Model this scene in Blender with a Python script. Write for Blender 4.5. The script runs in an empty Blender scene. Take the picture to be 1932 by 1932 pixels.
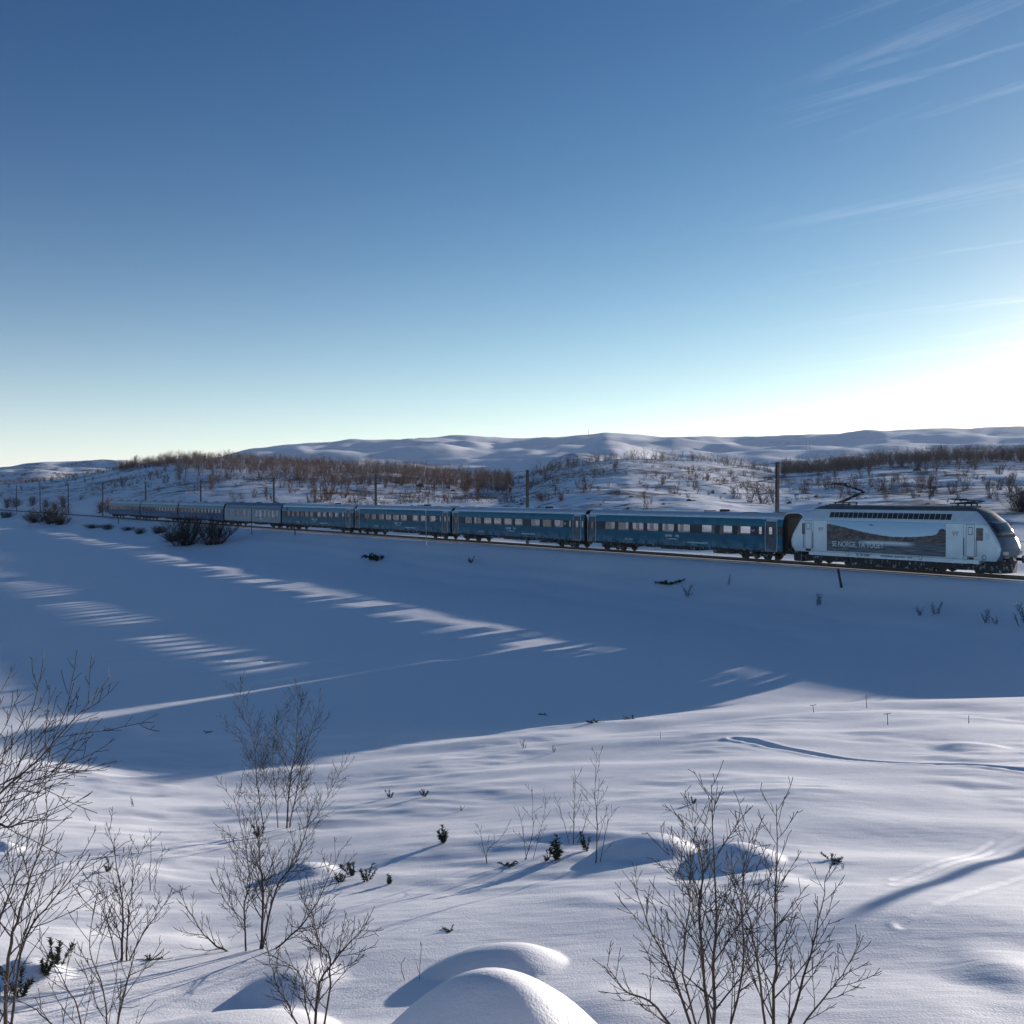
import bpy, math, random
import numpy as np
from mathutils import Vector, Matrix

# ------------------------------------------------------------------ camera, sky, sun, exposure
scene = bpy.context.scene
C = scene.collection
EYE = 10.0                                  # the lake's snow lies at z = 0
cam_data = bpy.data.cameras.new('camera')
cam_data.sensor_width = 36.0
cam_data.lens = 36.0
cam_data.clip_start = 0.1
cam_data.clip_end = 40000.0
cam = bpy.data.objects.new('camera', cam_data)
C.objects.link(cam)
PITCH = math.radians(-1.03)
cam.location = (0, 0, EYE)
cam.rotation_euler = (math.radians(90) + PITCH, 0, 0)
scene.camera = cam

SUN_AZ = math.radians(45.5)                 # clockwise from +Y
SUN_EL = math.radians(7.5)
sun_dir = Vector((math.sin(SUN_AZ) * math.cos(SUN_EL), math.cos(SUN_AZ) * math.cos(SUN_EL), math.sin(SUN_EL)))

world = bpy.data.worlds.new('World')
scene.world = world
world.use_nodes = True
wn, wl = world.node_tree.nodes, world.node_tree.links
wn.clear()
out = wn.new('ShaderNodeOutputWorld')
bg = wn.new('ShaderNodeBackground')
bg.inputs['Strength'].default_value = 0.1
sky = wn.new('ShaderNodeTexSky')
sky.sky_type = 'NISHITA'
sky.sun_disc = False
sky.sun_elevation = SUN_EL
sky.sun_rotation = SUN_AZ
sky.altitude = 1000
sky.air_density = 0.75
sky.dust_density = 0.4
sky.ozone_density = 3
tc = wn.new('ShaderNodeTexCoord')
# thin cirrus: streaks on a flat layer high above, thicker towards the sun
sep = wn.new('ShaderNodeSeparateXYZ')
wl.new(tc.outputs['Generated'], sep.inputs[0])


def wmath(op, a, b=None, c=None, clamp=False):
    n = wn.new('ShaderNodeMath'); n.operation = op; n.use_clamp = clamp
    for i, v in enumerate((a, b, c)):
        if v is None:
            continue
        if isinstance(v, (int, float)):
            n.inputs[i].default_value = v
        else:
            wl.new(v, n.inputs[i])
    return n.outputs[0]


zz = wmath('MAXIMUM', sep.outputs[2], 0.03)
cx = wmath('DIVIDE', sep.outputs[0], zz)
cy = wmath('DIVIDE', sep.outputs[1], zz)
cmb = wn.new('ShaderNodeCombineXYZ')
wl.new(cx, cmb.inputs[0]); wl.new(cy, cmb.inputs[1])
mp = wn.new('ShaderNodeMapping')
mp.vector_type = 'TEXTURE'
mp.inputs['Rotation'].default_value = (0, 0, math.radians(-45))
mp.inputs['Scale'].default_value = (2.4, 0.33, 1.0)
mp.inputs['Location'].default_value = (0.3, 1.35, 0)
wl.new(cmb.outputs[0], mp.inputs['Vector'])
n1 = wn.new('ShaderNodeTexNoise'); n1.inputs['Scale'].default_value = 1.0; n1.inputs['Detail'].default_value = 7
n1.inputs['Roughness'].default_value = 0.62; n1.inputs['Distortion'].default_value = 0.6
wl.new(mp.outputs[0], n1.inputs['Vector'])
n2 = wn.new('ShaderNodeTexNoise'); n2.inputs['Scale'].default_value = 0.45; n2.inputs['Detail'].default_value = 2
wl.new(cmb.outputs[0], n2.inputs['Vector'])
streak = wmath('SMOOTH_MIN', 1.0, wmath('MULTIPLY', wmath('SUBTRACT', n1.outputs[0], 0.53, clamp=True), 4.0), 0.1)
sunside = wmath('ADD', wmath('MULTIPLY', sep.outputs[0], 4.0), -0.8, clamp=True)
cloud = wmath('MULTIPLY', wmath('MULTIPLY', streak, sunside), wmath('MULTIPLY', wmath('SUBTRACT', n2.outputs[0], 0.30, clamp=True), 3.0), clamp=True)
cloud = wmath('MULTIPLY', cloud, 0.6)
mixc = wn.new('ShaderNodeMix'); mixc.data_type = 'RGBA'
wl.new(cloud, mixc.inputs['Factor'])
hsv = wn.new('ShaderNodeHueSaturation')
hsv.inputs['Saturation'].default_value = 1
wl.new(sky.outputs[0], hsv.inputs['Color'])
# the photograph's deep, contrasty winter sky: one response curve per colour over the whole dome, then pale horizon haze
CURVE = ((1.7, 0.66), (1.45, 0.56), (1.15, 0.58))
sepc = wn.new('ShaderNodeSeparateColor'); wl.new(hsv.outputs[0], sepc.inputs[0])
comb = wn.new('ShaderNodeCombineColor')
for i_, (g_, k_) in enumerate(CURVE):
    wl.new(wmath('MULTIPLY', wmath('POWER', sepc.outputs[i_], g_), k_), comb.inputs[i_])
hz = wmath('MULTIPLY', wmath('POWER', 2.718, wmath('MULTIPLY', wmath('MAXIMUM', sep.outputs[2], 0.0), -12.0)), 0.45)
mixh = wn.new('ShaderNodeMix'); mixh.data_type = 'RGBA'
wl.new(hz, mixh.inputs['Factor']); wl.new(comb.outputs[0], mixh.inputs['A'])
mixh.inputs['B'].default_value = (9.6, 9.3, 9.7, 1)
wl.new(mixh.outputs['Result'], mixc.inputs['A'])
mixc.inputs['B'].default_value = (6.5, 7.0, 7.6, 1)
wl.new(mixc.outputs['Result'], bg.inputs['Color'])
wl.new(bg.outputs[0], out.inputs['Surface'])

sun_data = bpy.data.lights.new('sun', 'SUN')
sun_data.energy = 4.15
sun_data.angle = math.radians(0.45)
sun_data.color = (1.0, 0.90, 0.83)
sun = bpy.data.objects.new('sun', sun_data)
C.objects.link(sun)
sun.rotation_euler = sun_dir.to_track_quat('Z', 'Y').to_euler()
sun.location = (200, 200, 100)

scene.view_settings.view_transform = 'Standard'
scene.view_settings.look = 'None'
scene.view_settings.exposure = 0.88
scene.view_settings.gamma = 1.0
scene.cycles.use_denoising = True
scene.cycles.max_bounces = 6
scene.cycles.diffuse_bounces = 3
scene.cycles.use_adaptive_sampling = True
scene.cycles.adaptive_threshold = 0.02
scene.cycles.transparent_max_bounces = 24

# ------------------------------------------------------------------ helpers
W = 1932.0                                  # picture measure used for placing: 1932 x 1932, horizon at 931


def mat(name, col, rough=0.6, metal=0.0, noise=0.0, nscale=6.0, spec=0.5, bump=0.0, coat=0.0):
    m = bpy.data.materials.new(name); m.use_nodes = True
    nt = m.node_tree; b = nt.nodes['Principled BSDF']
    b.inputs['Roughness'].default_value = rough
    b.inputs['Metallic'].default_value = metal
    b.inputs['Specular IOR Level'].default_value = spec
    b.inputs['Coat Weight'].default_value = coat
    b.inputs['Base Color'].default_value = (*col, 1)
    if noise or bump:
        t = nt.nodes.new('ShaderNodeTexCoord')
        n = nt.nodes.new('ShaderNodeTexNoise'); n.inputs['Scale'].default_value = nscale
        n.inputs['Detail'].default_value = 5; n.inputs['Roughness'].default_value = 0.6
        nt.links.new(t.outputs['Object'], n.inputs['Vector'])
        if noise:
            r = nt.nodes.new('ShaderNodeValToRGB')
            r.color_ramp.elements[0].position = 0.3; r.color_ramp.elements[1].position = 0.7
            r.color_ramp.elements[0].color = (*[max(0, c * (1 - noise)) for c in col], 1)
            r.color_ramp.elements[1].color = (*[min(1, c * (1 + noise)) for c in col], 1)
            nt.links.new(n.outputs[0], r.inputs[0]); nt.links.new(r.outputs[0], b.inputs['Base Color'])
        if bump:
            bm_ = nt.nodes.new('ShaderNodeBump'); bm_.inputs['Strength'].default_value = bump
            bm_.inputs['Distance'].default_value = 0.02
            nt.links.new(n.outputs[0], bm_.inputs['Height']); nt.links.new(bm_.outputs[0], b.inputs['Normal'])
    return m


def tag(o, label=None, cat=None, group=None, kind=None):
    if label: o['label'] = label
    if cat: o['category'] = cat
    if group: o['group'] = group
    if kind: o['kind'] = kind
    return o


def empty(name, loc=(0, 0, 0), rz=0.0):
    o = bpy.data.objects.new(name, None)
    o.empty_display_size = 0.3
    C.objects.link(o); o.location = loc; o.rotation_euler = (0, 0, rz)
    return o


class MB:
    def __init__(s):
        s.v = []; s.f = []; s.m = []

    def face(s, idx, m=0):
        s.f.append(tuple(idx)); s.m.append(m)

    def box(s, x0, x1, y0, y1, z0, z1, m=0):
        b = len(s.v)
        s.v += [(x0, y0, z0), (x1, y0, z0), (x1, y1, z0), (x0, y1, z0), (x0, y0, z1), (x1, y0, z1), (x1, y1, z1), (x0, y1, z1)]
        for q in ((3, 2, 1, 0), (4, 5, 6, 7), (0, 1, 5, 4), (1, 2, 6, 5), (2, 3, 7, 6), (3, 0, 4, 7)):
            s.face([b + i for i in q], m)
        return s

    def rings(s, rings, m=0, closed=True, cap=True):
        b = len(s.v); n = len(rings[0])
        for r in rings: s.v += [tuple(p) for p in r]
        for i in range(len(rings) - 1):
            for j in range(n if closed else n - 1):
                k = (j + 1) % n
                s.face((b + i * n + j, b + i * n + k, b + (i + 1) * n + k, b + (i + 1) * n + j), m)
        if cap:
            s.face([b + j for j in range(n)][::-1], m)
            s.face([b + (len(rings) - 1) * n + j for j in range(n)], m)
        return s

    def tube(s, pts, rad, n=5, m=0, cap=True):
        pts = [Vector(p) for p in pts]
        if not hasattr(rad, '__len__'): rad = [rad] * len(pts)
        rings = []; up = None
        for i, p in enumerate(pts):
            d = (pts[min(i + 1, len(pts) - 1)] - pts[max(i - 1, 0)])
            if d.length < 1e-9: d = Vector((0, 0, 1))
            d.normalize()
            if up is None:
                up = Vector((0, 0, 1)) if abs(d.z) < 0.9 else Vector((1, 0, 0))
            a = up - d * up.dot(d)
            if a.length < 1e-6: a = d.orthogonal()
            a.normalize(); up = a; b2 = d.cross(a)
            rings.append([p + (a * math.cos(2 * math.pi * k / n) + b2 * math.sin(2 * math.pi * k / n)) * rad[i] for k in range(n)])
        return s.rings(rings, m, True, cap)

    def cyl(s, c, axis, r, h, n=16, m=0):
        c = Vector(c); a = Vector(axis).normalized()
        return s.tube([c - a * h / 2, c + a * h / 2], r, n, m)

    def extrude(s, poly, y0, y1, m=0):          # poly of (x, z), extruded along y
        return s.rings([[(x, y0, z) for x, z in poly], [(x, y1, z) for x, z in poly]], m)

    def mesh(s, name, mats, smooth=False, flat_angle=None):
        me = bpy.data.meshes.new(name)
        me.from_pydata(s.v, [], s.f)
        for mm in (mats if isinstance(mats, (list, tuple)) else [mats]): me.materials.append(mm)
        me.polygons.foreach_set('material_index', s.m)
        if smooth:
            me.polygons.foreach_set('use_smooth', [True] * len(me.polygons))
            if flat_angle: me.set_sharp_from_angle(angle=math.radians(flat_angle))
        me.update()
        return me

    def build(s, name, mats, parent=None, smooth=False, flat_angle=None):
        o = bpy.data.objects.new(name, s.mesh(name, mats, smooth, flat_angle))
        C.objects.link(o); o.parent = parent
        return o


def link_mesh(name, me, parent=None, loc=(0, 0, 0)):
    o = bpy.data.objects.new(name, me); C.objects.link(o); o.parent = parent; o.location = loc
    return o


def copy_tree(o, parent=None):
    c = o.copy(); C.objects.link(c); c.parent = parent
    for ch in o.children: copy_tree(ch, c)
    return c


# ------------------------------------------------------------------ terrain
def perlin(x, y, seed=0):
    x = np.asarray(x, float); y = np.asarray(y, float)
    xi = np.floor(x).astype(np.int64); yi = np.floor(y).astype(np.int64)
    xf = x - xi; yf = y - yi

    def g(ix, iy, dx, dy):
        h = (ix * 374761393 + iy * 668265263 + seed * 1442695041) & 0xffffffff
        h = ((h ^ (h >> 13)) * 1274126177) & 0xffffffff
        h = h ^ (h >> 16)
        a = (h & 0xffff) / 65536.0 * 2 * np.pi
        return np.cos(a) * dx + np.sin(a) * dy
    u = xf * xf * xf * (xf * (xf * 6 - 15) + 10); v = yf * yf * yf * (yf * (yf * 6 - 15) + 10)
    n00 = g(xi, yi, xf, yf); n10 = g(xi + 1, yi, xf - 1, yf)
    n01 = g(xi, yi + 1, xf, yf - 1); n11 = g(xi + 1, yi + 1, xf - 1, yf - 1)
    return ((n00 * (1 - u) + n10 * u) * (1 - v) + (n01 * (1 - u) + n11 * u) * v) * 1.5


def fbm(x, y, seed=0, octv=3):
    a = 1.0; t = 0; s = 0
    for i in range(octv):
        t = t + a * perlin(x, y, seed + i * 17); s += a; x = x * 2.03 + 5.1; y = y * 2.03 + 1.7; a *= 0.5
    return t / s


def sst(a, b, x):
    t = np.clip((x - a) / (b - a), 0, 1); return t * t * (3 - 2 * t)


TD = np.array([-0.5943, 0.8042])            # along the track, away to the left
TN = np.array([-0.8042, -0.5943])           # from the track towards the camera
TP0 = np.array([24.6, 88.4])                # where the engine meets the first coach
RAIL = 4.1

K_X = np.array([-400, 0, 200, 400, 600, 1000, 1400, 1932, 2400]); K_V = np.array([.140, .146, .154, .158, .146, .128, .111, .108, .106])
YC_V = np.array([36, 36, 36, 35, 33, 34, 38, 40.5, 42])
BANK_Q = np.array([-300, -4, 2.6, 3.4, 7, 11, 16, 22, 30, 40, 400]); BANK_Z = np.array([3.82, 3.82, 3.82, 3.70, 2.3, 1.25, .62, .33, .12, 0, 0])
L1X = np.array([-600, -200, 0, 100, 150, 220, 280, 340, 420, 500, 600, 700, 800, 900, 960, 1000, 1040, 1100, 1180, 1250, 1330, 1400, 1470, 1550, 1650, 1750, 1850, 1932, 2200, 2800])
L1Y = np.array([925, 918, 910, 905, 897, 884, 873, 864, 865, 869, 874, 880, 888, 897, 903, 896, 884, 873, 864, 866, 870, 880, 891, 884, 873, 866, 863, 862, 858, 860])
L1D = (np.array([-600, 0, 300, 700, 1000, 1400, 1932, 2800]), np.array([700, 660, 600, 540, 470, 460, 470, 460]))
L2X = np.array([-900, -200, 0, 40, 80, 130, 200, 240, 300, 350, 420, 3000]); L2Y = np.array([885, 890, 881, 873, 868.5, 872, 868, 867, 876, 890, 960, 960])
KX = np.array([-900, 960, 1000, 1040, 1080, 1110, 1150, 1200, 1260, 1340, 1420, 3000]); KY = np.array([960, 940, 895, 866, 851, 853, 858, 862, 868, 880, 920, 960])
L3X = np.array([-900, 0, 300, 400, 450, 475, 540, 620, 700, 800, 880, 940, 1000, 1080, 1120, 1140, 1165, 1200, 1250, 1330, 1450, 1560, 1700, 1800, 1932, 2300, 3000])
L3Y = np.array([930, 930, 900, 868, 853, 846, 837, 833, 829.5, 824.5, 822, 826, 825, 822, 817.5, 814.5, 817, 821, 826, 820, 823.5, 818.5, 812, 809, 803, 797, 800])
CX = np.array([-900, 960, 1040, 1100, 1141, 1180, 1240, 1300, 1380, 3000]); CY = np.array([960, 905, 868, 838, 818, 829, 848, 866, 905, 960])

TX = np.linspace(-900, 3000, 3901)


def table(xs, ys, sig):
    v = np.interp(TX, xs, ys); k_ = np.exp(-0.5 * (np.arange(-4 * sig, 4 * sig + 1) / sig) ** 2); k_ /= k_.sum()
    return np.convolve(np.pad(v, 4 * sig, 'edge'), k_, 'valid')


C_Y = table(CX, CY + 5, 26); L3_Y = table(L3X, L3Y, 9); L2_Y = table(L2X, L2Y, 9); K_Y = table(KX, KY, 14)
T_K = table(K_X, K_V, 90); T_YC = table(K_X, YC_V, 90); T_L1 = table(L1X, L1Y, 12); T_D1 = table(*L1D, 90)
MOUNDS = []        # (x, y, height, rx, ry, skew)
GROOVES = []       # (polyline, depth, width)


def H(X, Y, detail=True):
    X = np.asarray(X, float); Y = np.asarray(Y, float)
    shp = X.shape; X = X.ravel(); Y = Y.ravel()
    near = np.hypot(X, Y) < 90
    out_ = np.empty(X.shape)
    if near.any(): out_[near] = H_near(X[near], Y[near], detail)
    if not near.all(): out_[~near] = H_far(X[~near], Y[~near], detail)
    return out_.reshape(shp)


def H_near(X, Y, detail=True): return H_all(X, Y, detail, True, True)


def H_far(X, Y, detail=True): return H_all(X, Y, detail, False, True)


def H_all(X, Y, detail, fg, hills):
    R = np.hypot(X, Y) + 1e-6
    az = np.arctan2(X, Y); azc = np.clip(az, -0.78, 0.78)
    D = R * np.cos(azc)
    xi = 966 + W * np.tan(azc)
    # --- near bank below the camera
    k = np.interp(xi, TX, T_K); yc = np.interp(xi, TX, T_YC)
    zf = EYE - 4.0 - k * np.minimum(D, yc)
    zc = zf * (1 - sst(0, 11, D - yc))
    zf = np.where(D > yc, zc, zf)
    t = np.clip(D / 9.0, 0, 1)
    if not fg: zf = np.zeros_like(D)
    zf = np.where(D < 9.0, zf * t * t * (3 - 2 * t) + (EYE - 1.75) * (1 - t * t * (3 - 2 * t)), zf)
    if detail and fg:
        amp = sst(3, 10, D) * (1 - sst(36, 46, D))
        r1 = fbm(X * 0.13 + 3.3, Y * 0.26, 11, 2) * 0.22
        r2 = fbm(X * 0.55, Y * 1.3 + 0.25 * X, 23, 2) * 0.05
        r3 = fbm(X * 1.7 + 0.5 * Y, Y * 4.0, 31, 2) * 0.006
        zf = zf + amp * (r1 + r2 * sst(-0.25, 0.25, perlin(X * .2, Y * .2, 77)) + r3)
        for (mx, my, mh, rx, ry, sk) in MOUNDS:
            dx = (X - mx); dy = (Y - my)
            dx = dx + sk * dy + rx * .16 * perlin(X / rx * .9 + 3 * mx, Y / rx * .9, 7)
            dy = dy + ry * .12 * perlin(X / rx * .8, Y / rx * .8 + 5 * my, 9)
            q2 = (dx / rx) ** 2 + (dy / np.where(dy < 0, ry * .95, ry * 1.25)) ** 2
            zf = zf + mh * np.where(q2 < 1, np.clip(1 - q2, 0, 1) ** (1.25 if mh > .22 else 2.2), 0)
        for (pl, dep, wid, lip) in GROOVES:
            dmin = np.full(np.shape(X), 1e9)
            for (a, b) in zip(pl[:-1], pl[1:]):
                ax, ay = a; bx, by = b
                L2 = (bx - ax) ** 2 + (by - ay) ** 2
                tt = np.clip(((X - ax) * (bx - ax) + (Y - ay) * (by - ay)) / L2, 0, 1)
                dmin = np.minimum(dmin, np.hypot(X - ax - tt * (bx - ax), Y - ay - tt * (by - ay)))
            zf = zf - dep * np.exp(-(dmin / wid) ** 2) + lip * np.exp(-((dmin - 2.0 * wid) / wid) ** 2)
    # --- lake and railway bank
    q = (X - TP0[0]) * TN[0] + (Y - TP0[1]) * TN[1]
    a = (X - TP0[0]) * TD[0] + (Y - TP0[1]) * TD[1]
    if detail:
        qn = q + fbm(a * 0.05, q * 0.02, 5, 2) * 5.0 * sst(4, 12, q)
    else:
        qn = q
    zl = np.interp(qn, BANK_Q, BANK_Z)
    rise = np.interp(a, [-60, -10, 25, 100, 260, 500], [0, .15, .40, .90, 1.9, 2.3]) * (1 - sst(24, 62, q))
    zl = zl + rise * np.clip(1 - zl / 3.82, 0, 1)
    if detail:
        zl = zl + fbm(X * .28, Y * .6 + .2 * X, 47, 2) * 0.03 * sst(12, 20, q) + fbm(X * .09, Y * .09, 41, 2) * 0.16 * sst(3.5, 12, q) + fbm(X * .6, Y * .6, 43, 2) * 0.05 * sst(3.2, 5, q) * (1 - sst(14, 30, q))
        zl = zl + sst(30, 60, a) * 0.35 * np.exp(-((q - 9) / 5.0) ** 2)
    z = np.maximum(zf, zl) + 0.12 * np.exp(-np.abs(zf - zl) / 0.3) * (D < 60)
    # --- hills behind the track
    w = -q
    den = TN[0] * X / R + TN[1] * Y / R
    rt = np.where(den < -1e-3, ((TP0[0]) * TN[0] + (TP0[1]) * TN[1]) / np.minimum(den, -1e-3), 1e9)   # range at which this bearing meets the track
    Dt = np.minimum(rt * np.cos(azc), 420.0)
    d1 = np.interp(xi, TX, T_D1); d1 = np.maximum(d1, Dt + 140)
    z1 = EYE + d1 * (931 - np.interp(xi, TX, T_L1)) / W
    f = (D - Dt) / (d1 - Dt)
    S = np.where(f < 1, np.clip(f, 0, 1) ** 1.05, 1 - 0.5 * sst(1.0, 1.7, f))
    zb = 3.82 + (z1 - 3.82) * S
    if detail:
        bumps = fbm(X * .018, Y * .016, 61, 2) * 1.8 + fbm(X * .085, Y * .05, 75, 2) * 0.55 + fbm(X * .34, Y * .22, 72, 2) * 0.09
        zb = zb + bumps * sst(14, 70, w) * (0.25 + 0.75 * (1 - sst(.72, .95, f)))
    hill = np.where(w > 4, np.maximum(3.82 * (1 - sst(0, 8, w - 4)), zb), -50)
    hill = np.where(w > 4, zb * sst(4, 11, w) + 3.82 * (1 - sst(4, 11, w)), -50)
    z = np.where(w > 4, hill, z)

    def layer(xs, ys, dist, front, rough, seed, back=0.6):
        zc_ = EYE + dist * (931 - np.interp(xi, xs, ys)) / W
        g = (D - front) / (dist - front)
        sh = np.where(g < 1, np.clip(g, 0, 1) ** 1.15, 1 - back * sst(1, 2.2, g))
        n = 0
        if detail:
            n = fbm(X / rough, Y / rough, seed, 4) * rough * 0.10 * np.clip(g * (1.12 - g) * 4, 0, 1)
        return np.where(D > front, (zc_ - 6) * sh + 6 + n, -100)
    if not (D > 350).any(): return z
    z = np.where(w > 4, np.maximum(z, layer(TX, K_Y, 760, 490, 60, 81)), z)
    z = np.where(w > 4, np.maximum(z, layer(TX, L2_Y, 1500, 620, 160, 91)), z)
    z = np.where(w > 4, np.maximum(z, layer(TX, C_Y, 2600, 1300, 260, 95)), z)
    z = np.where(w > 4, np.maximum(z, layer(TX, L3_Y, 4800, 1500, 600, 97)), z)
    return z


def ray_ground(px, py, dmin=6.0, dmax=4000.0, detail=True):
    """ground point seen at picture position px, py (0..1932)"""
    vx = (px - W / 2) / W; vy = 1.0; vz = -(py - W / 2) / W
    c, s_ = math.cos(PITCH), math.sin(PITCH)
    d = np.array([vx, vy * c - vz * s_, vy * s_ + vz * c])
    lo, hi, n = dmin, dmax, 500
    for it in range(2):
        t = np.geomspace(lo, hi, n)
        P = d[None, :] * t[:, None]
        h = H(P[:, 0], P[:, 1], detail)
        b = np.nonzero(P[:, 2] + EYE < h)[0]
        if len(b) == 0: return None
        i = max(int(b[0]), 1)
        lo, hi, n = t[i - 1], t[i], 24
    p = P[i]
    return Vector((p[0], p[1], float(H(p[0], p[1], detail))))


def at_depth(px, py, Y):
    vx = (px - W / 2) / W; vz = -(py - W / 2) / W
    c, s_ = math.cos(PITCH), math.sin(PITCH)
    y = c - vz * s_; z = s_ + vz * c
    return Vector((vx / y * Y, Y, EYE + z / y * Y))


def mound(px, py, hw, hpx, ratio=0.8, skew=0.0):
    g = ray_ground(px, py, detail=False)
    k_ = g.y / W
    MOUNDS.append((g.x, g.y, hpx * k_ * 1.0, hw * k_, hw * k_ * ratio, skew))


_m = [(935, 2060, 315, 235, .8, .1), (940, 1818, 140, 38, .7, .1), (1222, 1602, 98, 27, .8, 0), (1390, 1618, 100, 31, .8, 0),
      (575, 1642, 70, 22, .9, 0), (560, 1860, 110, 26, 1., 0), (430, 1975, 230, 50, .7, 0),
      (1455, 1668, 100, 12, .9, 0), (1830, 1408, 90, 12, .9, 0), (50, 1850, 90, 34, .8, 0), (10, 1605, 45, 16, .8, 0), (225, 1385, 60, 12, 1., 0),
      (1160, 1900, 170, 12, .8, 0), (1900, 1830, 140, 14, .9, 0), (1700, 1900, 240, 10, .9, 0), (300, 1790, 140, 9, .7, 0)]
for a_ in _m: mound(*a_)


def pline(pts):
    return [tuple(ray_ground(x, y, detail=False)[:2]) for x, y in pts]


GROOVES.append((pline([(1385, 1398), (1530, 1417), (1720, 1440), (1932, 1460), (2050, 1470)]), 0.09, 0.13, 0.03))
GROOVES.append((pline([(1990, 1545), (1880, 1575), (1780, 1625), (1690, 1665)]), 0.022, 0.055, 0.008))
GROOVES.append((pline([(1990, 1562), (1880, 1590), (1780, 1640), (1690, 1680)]), 0.022, 0.055, 0.008))
GROOVES.append((pline([(1990, 1640), (1860, 1690), (1700, 1760)]), 0.022, 0.06, 0.008))


def make_ground():
    azs = np.concatenate([np.linspace(-math.pi, -0.80, 50, endpoint=False), np.linspace(-0.80, -0.51, 50, endpoint=False),
                          np.arctan(np.linspace(math.tan(-0.51), math.tan(0.51), 560)), np.linspace(0.51, 0.80, 51)[1:],
                          np.linspace(0.80, math.pi, 51)[1:-1]])
    rs = np.concatenate([np.linspace(0.3, 7.5, 16, endpoint=False), np.geomspace(7.5, 50, 400, endpoint=False), np.geomspace(50, 700, 300, endpoint=False), np.geomspace(700, 14000, 110)])
    A, R = np.meshgrid(azs, rs)
    X = R * np.sin(A); Y = R * np.cos(A)
    # keep the rows at equal depth inside the view
    Z = H(X, Y)
    nr, na = X.shape
    co = np.empty((nr * na + 1, 3), np.float32)
    co[:-1, 0] = X.ravel(); co[:-1, 1] = Y.ravel(); co[:-1, 2] = Z.ravel()
    co[-1] = (0, 0, float(H(0.0, 0.0)))
    i = np.arange(nr - 1)[:, None] * na; j = np.arange(na)[None, :]; j2 = (j + 1) % na
    quads = np.stack([i + j, i + j2, i + na + j2, i + na + j], -1).reshape(-1, 4)[:, ::-1]
    tris = np.stack([np.full(na, nr * na), (np.arange(na) + 1) % na, np.arange(na)], -1)
    me = bpy.data.meshes.new('snow_ground')
    me.vertices.add(len(co)); me.vertices.foreach_set('co', co.ravel())
    nl = quads.size + tris.size
    me.loops.add(nl); me.loops.foreach_set('vertex_index', np.concatenate([quads.ravel(), tris.ravel()]).astype(np.int32))
    npoly = len(quads) + len(tris)
    me.polygons.add(npoly)
    st = np.concatenate([np.arange(len(quads)) * 4, len(quads) * 4 + np.arange(len(tris)) * 3]).astype(np.int32)
    me.polygons.foreach_set('loop_start', st)
    me.polygons.foreach_set('use_smooth', np.ones(npoly, bool))
    me.update(calc_edges=True); me.validate()
    return me


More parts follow.
